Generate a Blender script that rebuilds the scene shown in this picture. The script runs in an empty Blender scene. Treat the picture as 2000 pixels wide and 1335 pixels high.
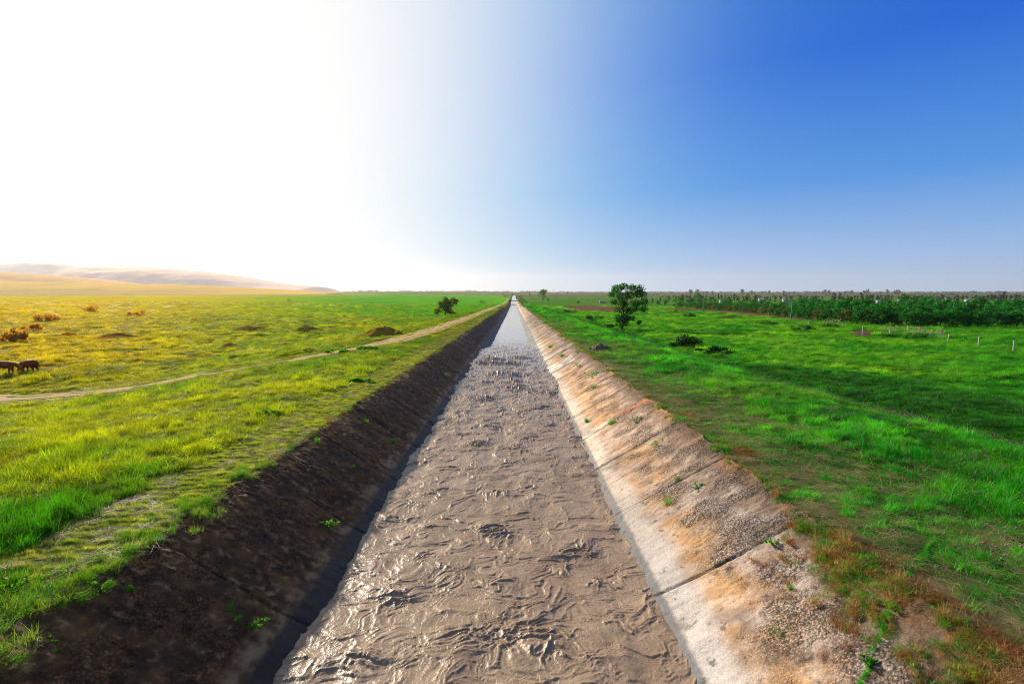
import bpy, math, random
import numpy as np
from math import radians as R

sc = bpy.context.scene
COL = sc.collection
rng = np.random.default_rng(7)
random.seed(7)

# ------------------------------------------------------------------ camera
CAM_Z = 4.0
PITCH = math.atan(99.5 / 1000.0)
YAW = R(0.23)
SUN_AZ, SUN_EL = R(-41.0), R(21.5)          # azimuth from +Y, negative = to the left
cam_d = bpy.data.cameras.new('camera')
cam_d.sensor_width = 36.0
cam_d.lens = 18.0
cam_d.clip_start = 0.1
cam_d.clip_end = 60000.0
cam = bpy.data.objects.new('camera', cam_d)
cam.location = (0, 0, CAM_Z)
cam.rotation_euler = (R(90) - PITCH, 0, YAW)
COL.objects.link(cam)
sc.camera = cam

# ------------------------------------------------------------------ exposure
vs = sc.view_settings
vs.view_transform = 'Standard'
vs.look = 'None'
vs.exposure = 0.80
vs.gamma = 1.0
sc.render.engine = 'CYCLES'
sc.cycles.max_bounces = 6
sc.cycles.diffuse_bounces = 3
sc.cycles.glossy_bounces = 2
sc.cycles.transmission_bounces = 4
sc.cycles.volume_bounces = 0
sc.cycles.caustics_reflective = False
sc.cycles.caustics_refractive = False
sc.cycles.use_denoising = True
sc.cycles.use_adaptive_sampling = False
sc.cycles.filter_width = 1.05
sc.cycles.denoiser = 'OPENIMAGEDENOISE'
sc.cycles.denoising_input_passes = 'RGB_ALBEDO_NORMAL'
sc.cycles.denoising_prefilter = 'NONE'
sc.cycles.sample_clamp_indirect = 3.0
sc.cycles.sample_clamp_direct = 5.0

# ------------------------------------------------------------------ node helper
class NT:
    def __init__(s, tree):
        s.t = tree; s.n = tree.nodes; s.l = tree.links
    def new(s, typ, ins=None, **props):
        nd = s.n.new(typ)
        for k, v in props.items(): setattr(nd, k, v)
        for k, v in (ins or {}).items():
            sock = nd.inputs[k]
            if isinstance(v, bpy.types.NodeSocket): s.l.new(v, sock)
            else: sock.default_value = v
        return nd
    def math(s, op, a, b=None, c=None, clamp=False):
        nd = s.n.new('ShaderNodeMath'); nd.operation = op; nd.use_clamp = clamp
        for i, v in enumerate((a, b, c)):
            if v is None: continue
            if isinstance(v, bpy.types.NodeSocket): s.l.new(v, nd.inputs[i])
            else: nd.inputs[i].default_value = v
        return nd.outputs[0]
    def mix(s, f, a, b, mode='MIX'):
        nd = s.n.new('ShaderNodeMix'); nd.data_type = 'RGBA'; nd.blend_type = mode
        for sock, v in ((nd.inputs[0], f), (nd.inputs[6], a), (nd.inputs[7], b)):
            if isinstance(v, bpy.types.NodeSocket): s.l.new(v, sock)
            else: sock.default_value = v if not isinstance(v, tuple) or len(v) == 4 else (*v, 1)
        return nd.outputs[2]
    def ramp(s, f, stops, interp='LINEAR'):
        nd = s.n.new('ShaderNodeValToRGB'); cr = nd.color_ramp; cr.interpolation = interp
        while len(cr.elements) < len(stops): cr.elements.new(0.5)
        for e, (p, c) in zip(cr.elements, stops):
            e.position = p
            e.color = (c, c, c, 1) if not isinstance(c, tuple) else (*c[:3], 1)
        s.l.new(f, nd.inputs[0])
        return nd.outputs[0]
    def noise(s, vec, scale, detail=4, rough=0.55, dist=0.0, out=0):
        nd = s.new('ShaderNodeTexNoise', {'Scale': scale, 'Detail': detail, 'Roughness': rough, 'Distortion': dist})
        if vec is not None: s.l.new(vec, nd.inputs['Vector'])
        return nd.outputs[out]

# ------------------------------------------------------------------ world (sky)
SUND = (math.sin(SUN_AZ) * math.cos(SUN_EL), math.cos(SUN_AZ) * math.cos(SUN_EL), math.sin(SUN_EL))
world = bpy.data.worlds.new('World')
sc.world = world
world.use_nodes = True
world.node_tree.nodes.clear()
w = NT(world.node_tree)
sky = w.new('ShaderNodeTexSky', sky_type='NISHITA', sun_disc=False, sun_elevation=SUN_EL,
            sun_rotation=SUN_AZ, altitude=100.0, air_density=1.0, dust_density=0.6, ozone_density=3.0)
tc = w.new('ShaderNodeTexCoord')
nrm = w.new('ShaderNodeVectorMath', {0: tc.outputs['Generated']}, operation='NORMALIZE')
dot = w.new('ShaderNodeVectorMath', {0: nrm.outputs[0], 1: SUND}, operation='DOT_PRODUCT').outputs['Value']
ang = w.math('DIVIDE', w.math('ARCCOSINE', dot), math.pi)          # 0 at the sun .. 1
up = w.new('ShaderNodeSeparateXYZ', {0: nrm.outputs[0]}).outputs[2]
sat = w.new('ShaderNodeHueSaturation', {'Saturation': 1.3, 'Value': 0.9, 'Color': sky.outputs[0]}).outputs[0]
air = w.ramp(up, [(0.0, (0.43, 0.58, 0.83)), (0.06, (0.30, 0.50, 0.82)), (0.18, (0.070, 0.30, 0.76)), (0.36, (0.001, 0.132, 0.66)), (0.50, (0.003, 0.125, 0.58)), (0.75, (0.16, 0.24, 0.42))])
air = w.new('ShaderNodeVectorMath', {0: air, 'Scale': 7.3}, operation='SCALE').outputs[0]
base = w.mix(0.998, sat, air)
def falloff(g0):
    return w.math('EXPONENT', w.math('MULTIPLY', w.math('POWER', w.math('DIVIDE', ang, g0), 3.5), -1.0))
aure = w.new('ShaderNodeCombineColor', {0: falloff(0.226), 1: falloff(0.246), 2: falloff(0.266)}).outputs[0]
inv = w.mix(1.0, (1, 1, 1, 1), aure, 'SUBTRACT')
skyc = w.mix(1.0, w.mix(1.0, base, inv, 'MULTIPLY'), w.mix(1.0, aure, (7.4, 7.25, 7.1, 1), 'MULTIPLY'), 'ADD')
core = w.ramp(ang, [(0.0, 1.0), (0.045, 0.45), (0.085, 0.08), (0.125, 0.0)], 'B_SPLINE')
skyc = w.mix(core, skyc, (12.0, 11.0, 9.6, 1))
bg = w.new('ShaderNodeBackground', {'Color': skyc, 'Strength': 0.078})
wo = w.new('ShaderNodeOutputWorld')
w.l.new(bg.outputs[0], wo.inputs[0])

# ------------------------------------------------------------------ sun
sun_d = bpy.data.lights.new('sun', 'SUN')
sun_d.energy = 4.9
sun_d.angle = R(0.6)
sun_d.color = (1.0, 0.90, 0.74)
sun = bpy.data.objects.new('sun', sun_d)
sun.rotation_euler = (R(90) - SUN_EL, 0, math.pi - SUN_AZ)
COL.objects.link(sun)

# ------------------------------------------------------------------ numpy noise
_perm = np.random.default_rng(3).permutation(1 << 12).astype(np.int64)
def _h(ix, iy):
    return _perm[(_perm[ix & 4095] + iy) & 4095]
def gnoise(x, y):
    x = np.asarray(x, float); y = np.asarray(y, float)
    ix = np.floor(x).astype(np.int64); iy = np.floor(y).astype(np.int64)
    fx = x - ix; fy = y - iy
    u = fx * fx * fx * (fx * (fx * 6 - 15) + 10); v = fy * fy * fy * (fy * (fy * 6 - 15) + 10)
    def g(i, j, dx, dy):
        a = _h(ix + i, iy + j) * (2 * math.pi / 4096.0)
        return np.cos(a) * dx + np.sin(a) * dy
    n00 = g(0, 0, fx, fy); n10 = g(1, 0, fx - 1, fy); n01 = g(0, 1, fx, fy - 1); n11 = g(1, 1, fx - 1, fy - 1)
    return 1.45 * ((n00 * (1 - u) + n10 * u) * (1 - v) + (n01 * (1 - u) + n11 * u) * v)
def fbm(x, y, oct=4, lac=2.03, gain=0.5, seed=0.0):
    s = 0; a = 1.0; n = 0
    for i in range(oct):
        s = s + a * gnoise(x + 17.3 * i + seed, y - 9.1 * i + seed * 1.7); n += a
        x = x * lac; y = y * lac; a *= gain
    return s / n
def sstep(a, b, x):
    t = np.clip((np.asarray(x, float) - a) / (b - a), 0, 1)
    return t * t * (3 - 2 * t)

# ------------------------------------------------------------------ course of the dirt track
def track_pts():
    P = np.array([(-9.6, 900), (-9.7, 420), (-9.9, 200), (-10.1, 120), (-10.5, 78), (-11.3, 56), (-13.0, 44.5), (-16.5, 38.0),
                  (-22, 34.0), (-31, 31.2), (-45, 29.0), (-75, 26.5), (-110, 25.0)], float)
    t = np.concatenate([[0], np.cumsum(np.linalg.norm(np.diff(P, axis=0), axis=1))])
    from_t = np.concatenate([np.linspace(0, t[2], 30)[:-1], np.arange(t[2], t[-1], 0.35)])
    # smooth interpolation (Catmull-Rom on each coordinate)
    def cr(v):
        m = np.gradient(v, t)
        k = np.clip(np.searchsorted(t, from_t, side='right') - 1, 0, len(t) - 2)
        h = t[k + 1] - t[k]; s = (from_t - t[k]) / h
        return ((2*s**3-3*s**2+1)*v[k] + (s**3-2*s**2+s)*h*m[k] + (-2*s**3+3*s**2)*v[k+1] + (s**3-s**2)*h*m[k+1])
    return np.stack([cr(P[:, 0]), cr(P[:, 1])], 1)
TRACK = track_pts()
def track_dist(X, Y):
    """Signed-less distance to the dirt track (coarse, vectorised)."""
    X = np.asarray(X, float).ravel(); Y = np.asarray(Y, float).ravel()
    d = np.full(X.shape, 1e3)
    sel = (X < -5) & (X > -130) & (Y > 15) & (Y < 950)
    if sel.any():
        T = TRACK[::2]
        xs, ys = X[sel], Y[sel]; out = np.empty(len(xs))
        for i in range(0, len(xs), 4000):
            out[i:i+4000] = np.sqrt(((xs[i:i+4000, None] - T[None, :, 0])**2 + (ys[i:i+4000, None] - T[None, :, 1])**2).min(1))
        far = ys > 190
        out[far] = np.minimum(out[far], np.abs(xs[far] + 9.65))
        d[sel] = out
    return d

# ------------------------------------------------------------------ terrain shape
XL, XR = -6.0, 5.4            # top edges of the canal lining
ZW = -1.58                    # water level below the banks
def gslope(Y):
    Y = np.asarray(Y, float)
    k = 60.0
    t = (560.0 - Y) / k
    soft = 560.0 - k * np.logaddexp(0, t)          # smooth min(Y, 560)
    return -0.016 * soft
def crest(Y):
    return 11.6 + 4.5 * np.exp(-np.maximum(Y, 0) / 14.0)
def ground_z(X, Y):
    X = np.asarray(X, float); Y = np.asarray(Y, float)
    z = gslope(Y)
    L = np.maximum(-X + XL, 0.0)
    r = np.hypot(X, Y)
    far = 1 - sstep(400, 1500, r)
    z = z + 0.016 * np.minimum(L, 420.0) - 2.6 * sstep(2.5, 26.0, L)
    Rr = X - crest(Y)
    z = z - 2.4 * sstep(-1.5, 9.5, Rr) * (1 - 0.0)
    z = z - 0.5 * np.exp(-((Rr - 9.0) / 2.2) ** 2)
    z = z + 0.16 * np.exp(-((Rr + 2.0) / 2.2) ** 2) * (X > XR)
    flat = sstep(1.8, 5.0, track_dist(X, Y)).reshape(np.shape(X)) if np.any(X < -8) else 1.0
    off = np.where(X < 0, sstep(1.0, 6.0, L), sstep(0.6, 5.0, X - XR))
    z = z + off * far * (0.13 * fbm(X / 6.5, Y / 6.5, 3, seed=2.0) + 0.07 * fbm(X / 1.7, Y / 1.7, 3, seed=5.0))
    z = z + off * far * sstep(5, 14, L) * (0.75 * np.maximum(fbm(X / 4.2, Y / 4.2, 3, seed=8.0) - 0.05, 0) * (X < 0)) * flat
    return z
def to_ray(px, py):
    dx = (px - 1000.0) / 1000.0; dy = (667.5 - py) / 1000.0
    c, s = math.cos(PITCH), math.sin(PITCH)
    fx, fy, fz = dx, c + dy * s, -s + dy * c
    cy, sy = math.cos(YAW), math.sin(YAW)
    return np.array([fx * cy - fy * sy, fx * sy + fy * cy, fz])
def at(px, py):
    """Ground point seen at a photo position."""
    d = to_ray(px, py); t = 4.0
    while t < 9000:
        if CAM_Z + d[2] * t < float(ground_z(d[0] * t, d[1] * t)):
            lo, hi = t / 1.01, t
            for _ in range(20):
                m = (lo + hi) / 2
                if CAM_Z + d[2] * m < float(ground_z(d[0] * m, d[1] * m)): hi = m
                else: lo = m
            return np.array([d[0] * hi, d[1] * hi, float(ground_z(d[0] * hi, d[1] * hi))])
        t *= 1.01
    return np.array([d[0] * 9000, d[1] * 9000, float(ground_z(d[0] * 9000, d[1] * 9000))])
def gp(px, Y):
    """Ground point in the photo column px at distance Y."""
    d = to_ray(px, 568); X = d[0] / d[1] * Y
    return np.array([X, Y, float(ground_z(X, Y))])

# ------------------------------------------------------------------ mesh helpers
def mesh_from(name, V, F, smooth=True, attrs=None):
    """V (n,3); F list of arrays (m,k) with one k each."""
    me = bpy.data.meshes.new(name)
    V = np.ascontiguousarray(V, dtype=np.float32)
    if not isinstance(F, (list, tuple)): F = [F]
    F = [np.asarray(f, dtype=np.int32) for f in F if len(f)]
    tot = sum(f.size for f in F); nf = sum(len(f) for f in F)
    me.vertices.add(len(V)); me.vertices.foreach_set('co', V.ravel())
    me.loops.add(tot); me.loops.foreach_set('vertex_index', np.concatenate([f.ravel() for f in F]))
    me.polygons.add(nf)
    st = []; o = 0
    for f in F:
        st.append(o + np.arange(len(f)) * f.shape[1]); o += f.size
    me.polygons.foreach_set('loop_start', np.concatenate(st).astype(np.int32))
    me.update(calc_edges=True)
    me.validate()
    if smooth: me.polygons.foreach_set('use_smooth', np.ones(len(me.polygons), dtype=bool))
    for k, a in (attrs or {}).items():
        a = np.asarray(a, dtype=np.float32)
        if a.ndim == 1:
            at_ = me.attributes.new(k, 'FLOAT', 'POINT'); at_.data.foreach_set('value', a)
        else:
            at_ = me.attributes.new(k, 'FLOAT_VECTOR', 'POINT'); at_.data.foreach_set('vector', np.ascontiguousarray(a).ravel())
    return me
def grid_faces(nr, nc):
    i = np.arange(nr - 1)[:, None] * nc + np.arange(nc - 1)[None, :]
    i = i.ravel()
    return np.stack([i, i + 1, i + nc + 1, i + nc], 1)
def tag(o, label=None, cat=None, group=None, kind=None):
    if label: o['label'] = label
    if cat: o['category'] = cat
    if group: o['group'] = group
    if kind: o['kind'] = kind
    return o
def link(name, me, mat=None, parent=None, loc=None):
    o = bpy.data.objects.new(name, me)
    COL.objects.link(o)
    if mat is not None and not me.materials: me.materials.append(mat)
    if parent is not None: o.parent = parent
    if loc is not None: o.location = loc
    return o
def empty(name, loc=(0, 0, 0), rz=0.0, s=1.0):
    o = bpy.data.objects.new(name, None)
    o.empty_display_size = 0.2
    COL.objects.link(o)
    o.location = loc; o.rotation_euler = (0, 0, rz); o.scale = (s, s, s)
    return o
def copy_tree(o, parent=None):
    c = o.copy(); COL.objects.link(c)
    if parent is not None: c.parent = parent
    for ch in list(o.children): copy_tree(ch, c)
    return c
class MB:
    """Collects shapes into one mesh."""
    def __init__(s): s.V = []; s.F = {}; s.n = 0
    def add(s, V, F):
        V = np.asarray(V, float); F = np.asarray(F, int)
        s.V.append(V); s.F.setdefault(F.shape[1], []).append(F + s.n); s.n += len(V)
    def tube(s, pts, rad, sides=8, cap=True):
        pts = np.asarray(pts, float); n = len(pts)
        rad = np.broadcast_to(np.asarray(rad, float), (n,))
        T = np.gradient(pts, axis=0); T /= np.linalg.norm(T, axis=1)[:, None] + 1e-9
        ref = np.array([0, 0, 1.0]) if abs(T[0][2]) < 0.9 else np.array([1.0, 0, 0])
        a = np.linspace(0, 2 * math.pi, sides, endpoint=False)
        V = []
        for p, t, r in zip(pts, T, rad):
            u = np.cross(t, ref); u /= np.linalg.norm(u) + 1e-9; v = np.cross(t, u)
            V.append(p + r * (np.cos(a)[:, None] * u + np.sin(a)[:, None] * v))
        V = np.concatenate(V)
        F = []
        for i in range(n - 1):
            for j in range(sides):
                F.append((i * sides + j, i * sides + (j + 1) % sides, (i + 1) * sides + (j + 1) % sides, (i + 1) * sides + j))
        s.add(V, F)
        if cap:
            c = s.n
            s.add(np.vstack([V[-sides:], pts[-1:]]), [(j, (j + 1) % sides, sides) for j in range(sides)])
            s.add(np.vstack([V[:sides], pts[:1]]), [((j + 1) % sides, j, sides) for j in range(sides)])
    def box(s, c, d, rz=0.0, taper=1.0):
        c = np.asarray(c, float); hx, hy, hz = np.asarray(d, float) / 2
        V = []
        for z, k in ((-hz, 1.0), (hz, taper)):
            for x, y in ((-hx, -hy), (hx, -hy), (hx, hy), (-hx, hy)): V.append((x * k, y * k, z))
        V = np.array(V); cz, sz = math.cos(rz), math.sin(rz)
        V = np.stack([V[:, 0] * cz - V[:, 1] * sz, V[:, 0] * sz + V[:, 1] * cz, V[:, 2]], 1) + c
        s.add(V, [(3, 2, 1, 0), (4, 5, 6, 7), (0, 1, 5, 4), (1, 2, 6, 5), (2, 3, 7, 6), (3, 0, 4, 7)])
    def mesh(s, name, smooth=False):
        return mesh_from(name, np.concatenate(s.V), [np.concatenate(f) for f in s.F.values()], smooth)
    def build(s, name, mat, parent=None, smooth=False, loc=None):
        return link(name, s.mesh(name, smooth), mat, parent, loc)

# ------------------------------------------------------------------ materials
def new_mat(name):
    m = bpy.data.materials.new(name); m.use_nodes = True
    m.node_tree.nodes.clear()
    return m, NT(m.node_tree)
def finish(nt, sh, disp=None):
    o = nt.new('ShaderNodeOutputMaterial'); nt.l.new(sh, o.inputs[0])
def plain_mat(name, col, rough=0.8, var=0.35, scale=6.0, bump=0.3):
    m, n = new_mat(name)
    tcn = n.new('ShaderNodeTexCoord').outputs['Object']
    f = n.noise(tcn, scale, 6)
    k = n.ramp(f, [(0.3, 1 - var), (0.7, 1 + var)])
    c = n.mix(1.0, (*col, 1), k, 'MULTIPLY')
    b = n.new('ShaderNodeBump', {'Strength': bump, 'Distance': 0.02, 'Height': n.noise(tcn, scale * 5, 5)})
    p = n.new('ShaderNodeBsdfPrincipled', {'Base Color': c, 'Roughness': rough, 'Specular IOR Level': 0.12, 'Normal': b.outputs[0]})
    finish(n, p.outputs[0]); return m
def leaf_mat(name, col, trans=0.45, tcol=None, rnd=0.5, gloss=0.012):
    """Foliage: per-leaf random tone from the mesh attribute 'rnd'; light passes through the leaf."""
    m, n = new_mat(name)
    a = n.new('ShaderNodeAttribute', attribute_name='rnd').outputs['Fac']
    oi = n.new('ShaderNodeObjectInfo').outputs['Random']
    k = n.math('MULTIPLY', n.math('ADD', n.math('MULTIPLY', a, 2 * rnd), 1 - rnd),
               n.math('ADD', n.math('MULTIPLY', oi, 0.4), 0.8))
    kk = n.new('ShaderNodeCombineColor', {0: k, 1: k, 2: k}).outputs[0]
    c = n.mix(1.0, (*col, 1), kk, 'MULTIPLY')
    tcl = tcol or tuple(min(1, x * f) for x, f in zip(col, (1.5, 1.3, 0.6)))
    t = n.mix(1.0, (*tcl, 1), kk, 'MULTIPLY')
    d = n.new('ShaderNodeBsdfDiffuse', {'Color': c})
    tr = n.new('ShaderNodeBsdfTranslucent', {'Color': t})
    mx = n.new('ShaderNodeMixShader', {0: trans, 1: d.outputs[0], 2: tr.outputs[0]})
    gl = n.new('ShaderNodeBsdfGlossy', {'Color': (1, 1, 1, 1), 'Roughness': 0.45})
    m2 = n.new('ShaderNodeMixShader', {0: gloss, 1: mx.outputs[0], 2: gl.outputs[0]})
    finish(n, m2.outputs[0]); return m
def grass_mat(name, trans=0.5, gloss=0.015):
    """Grass blades: colour from the clump's own 'tint', varied per blade."""
    m, n = new_mat(name)
    t = n.new('ShaderNodeAttribute', attribute_name='tint', attribute_type='INSTANCER').outputs['Color']
    a = n.new('ShaderNodeAttribute', attribute_name='rnd').outputs['Fac']
    k = n.math('ADD', n.math('MULTIPLY', a, 0.9), 0.55)
    kk = n.new('ShaderNodeCombineColor', {0: k, 1: k, 2: k}).outputs[0]
    dry = n.math('MULTIPLY', n.math('GREATER_THAN', a, 0.93), 0.55)
    c = n.mix(1.0, t, kk, 'MULTIPLY')
    c = n.mix(dry, c, (0.30, 0.22, 0.09, 1))
    tcl = n.mix(1.0, c, (1.5, 1.45, 0.55, 1), 'MULTIPLY')
    d = n.new('ShaderNodeBsdfDiffuse', {'Color': c})
    tr = n.new('ShaderNodeBsdfTranslucent', {'Color': tcl})
    mx = n.new('ShaderNodeMixShader', {0: trans, 1: d.outputs[0], 2: tr.outputs[0]})
    gl = n.new('ShaderNodeBsdfGlossy', {'Color': (1, 1, 1, 1), 'Roughness': 0.4})
    m2 = n.new('ShaderNodeMixShader', {0: gloss, 1: mx.outputs[0], 2: gl.outputs[0]})
    finish(n, m2.outputs[0]); return m

M_bark = plain_mat('bark', (0.07, 0.05, 0.035), 0.9, 0.5, 9)
M_post = plain_mat('weathered_post', (0.46, 0.42, 0.36), 0.85, 0.25, 14)
M_pole = plain_mat('steel_pole', (0.16, 0.19, 0.26), 0.6, 0.25, 5)
M_white = plain_mat('white_wall', (0.36, 0.355, 0.34), 0.8, 0.08, 2)
M_redroof = plain_mat('red_roof', (0.40, 0.06, 0.03), 0.7, 0.2, 2)
M_greyroof = plain_mat('grey_roof', (0.34, 0.35, 0.37), 0.5, 0.15, 2)
M_dark = plain_mat('dark_opening', (0.03, 0.03, 0.035), 0.6, 0.2, 3)
M_conc = plain_mat('old_concrete', (0.28, 0.25, 0.21), 0.9, 0.35, 3)
M_earth = plain_mat('bare_earth', (0.42, 0.14, 0.04), 0.95, 0.45, 2.5, 0.8)
def mound_mat():
    m, n = new_mat('grown_earth')
    pos = n.new('ShaderNodeNewGeometry').outputs['Position']
    f = n.ramp(n.noise(pos, 0.9, 7, 0.65), [(0.44, 0.0), (0.54, 1.0)])
    c = n.mix(f, (0.42, 0.13, 0.035, 1), (0.19, 0.22, 0.012, 1))
    c = n.mix(1.0, c, n.ramp(n.noise(pos, 5.0, 8, 0.7), [(0.3, 0.55), (0.7, 1.4)]), 'MULTIPLY')
    bp = n.new('ShaderNodeBump', {'Strength': 1.0, 'Distance': 0.12, 'Height': n.noise(pos, 6.0, 8, 0.75)})
    p = n.new('ShaderNodeBsdfPrincipled', {'Base Color': c, 'Roughness': 1.0, 'Specular IOR Level': 0.0, 'Normal': bp.outputs[0]})
    finish(n, p.outputs[0]); return m
M_earth = mound_mat()
M_rubble = plain_mat('rubble', (0.13, 0.095, 0.06), 0.95, 0.5, 5, 1.0)
M_cow = plain_mat('brown_hide', (0.34, 0.085, 0.014), 0.75, 0.4, 3, 0.1)
M_cow2 = plain_mat('dark_brown_hide', (0.22, 0.05, 0.010), 0.75, 0.4, 3, 0.1)
M_horn = plain_mat('horn', (0.35, 0.30, 0.22), 0.5, 0.2, 8)
M_reed = leaf_mat('reed_plume', (0.50, 0.38, 0.22), 0.4, (0.6, 0.45, 0.25), 0.3)
M_leaf_main = leaf_mat('main_tree_leaf', (0.010, 0.085, 0.008), 0.42, (0.03, 0.20, 0.006), 0.6)
M_leaf_left = leaf_mat('left_tree_leaf', (0.08, 0.17, 0.015), 0.45, (0.22, 0.34, 0.012), 0.55)
M_leaf_orch = leaf_mat('orchard_leaf', (0.010, 0.135, 0.010), 0.42, (0.02, 0.22, 0.005), 0.65)
M_leaf_orch2 = leaf_mat('orchard_young_leaf', (0.07, 0.10, 0.012), 0.4, (0.14, 0.15, 0.01), 0.6)
M_leaf_pop = leaf_mat('poplar_leaf', (0.035, 0.055, 0.035), 0.3, (0.05, 0.08, 0.03), 0.4)
M_leaf_far = leaf_mat('far_leaf', (0.03, 0.045, 0.045), 0.2, (0.04, 0.06, 0.04), 0.4)
M_leaf_bram = leaf_mat('bramble_leaf', (0.008, 0.05, 0.006), 0.35, (0.015, 0.09, 0.005), 0.6)
M_leaf_warm = leaf_mat('warm_bush_leaf', (0.34, 0.17, 0.010), 0.6, (0.75, 0.36, 0.012), 0.45)
M_leaf_bush = leaf_mat('bush_leaf', (0.04, 0.15, 0.008), 0.45, (0.09, 0.28, 0.006), 0.55)
M_weed = leaf_mat('weed_leaf', (0.06, 0.27, 0.006), 0.5, (0.14, 0.45, 0.008), 0.5)
M_grass = grass_mat('grass_blade')
M_dry = grass_mat('dry_grass', 0.35)

# ------------------------------------------------------------------ ground sheet
def axis(start, step, ratio, end):
    v = [start]; s = step
    while abs(v[-1] - start) < abs(end - start):
        v.append(v[-1] + math.copysign(s, end - start)); s *= ratio
    return np.array(v)
xl = axis(XL - 0.02, 0.16, 1.0215, -8500)[::-1]
xr = axis(XR + 0.02, 0.16, 1.0215, 8500)
xm = np.array([-5.6, -4.6, -3.2, -2.2, 0.0, 1.4, 2.4, 3.6, 4.9])
GX = np.concatenate([xl, xm, xr])
GY = np.concatenate([np.arange(-30, -2, 1.0), axis(-2, 0.2, 1.0205, 7600)])
gx, gy = np.meshgrid(GX, GY)
gz = ground_z(gx, gy)
inside = (gx > XL) & (gx < XR)
gz = np.where(inside, gslope(gy) - 3.4, gz)
near_l = np.abs(gx - (XL - 0.02)) < 1e-6; near_r = np.abs(gx - (XR + 0.02)) < 1e-6
gz = np.where(near_l | near_r, gz - 0.03, gz)

def mixc(a, b, f):
    f = np.asarray(f)[..., None]
    return np.asarray(a) * (1 - f) + np.asarray(b) * f
def in_poly(X, Y, P):
    c = np.zeros(np.shape(X), bool); n = len(P)
    for i in range(n):
        x1, y1 = P[i]; x2, y2 = P[(i + 1) % n]
        if y1 == y2: continue
        hit = ((y1 > Y) != (y2 > Y)) & (X < (x2 - x1) * (Y - y1) / (y2 - y1) + x1)
        c ^= hit
    return c
PLOUGH = [at(*p)[:2] for p in ((1092, 597.5), (1150, 596.5), (1215, 600), (1262, 606), (1180, 609), (1120, 606))]
STRIP = [at(*p)[:2] for p in ((1300, 602), (1400, 603), (1520, 615), (1600, 622), (1590, 628), (1480, 617), (1390, 608), (1300, 606))]
SCRAPE = [at(*p)[:2] for p in ((1655, 646), (1690, 644.5), (1712, 650), (1700, 656), (1668, 655))]

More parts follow.
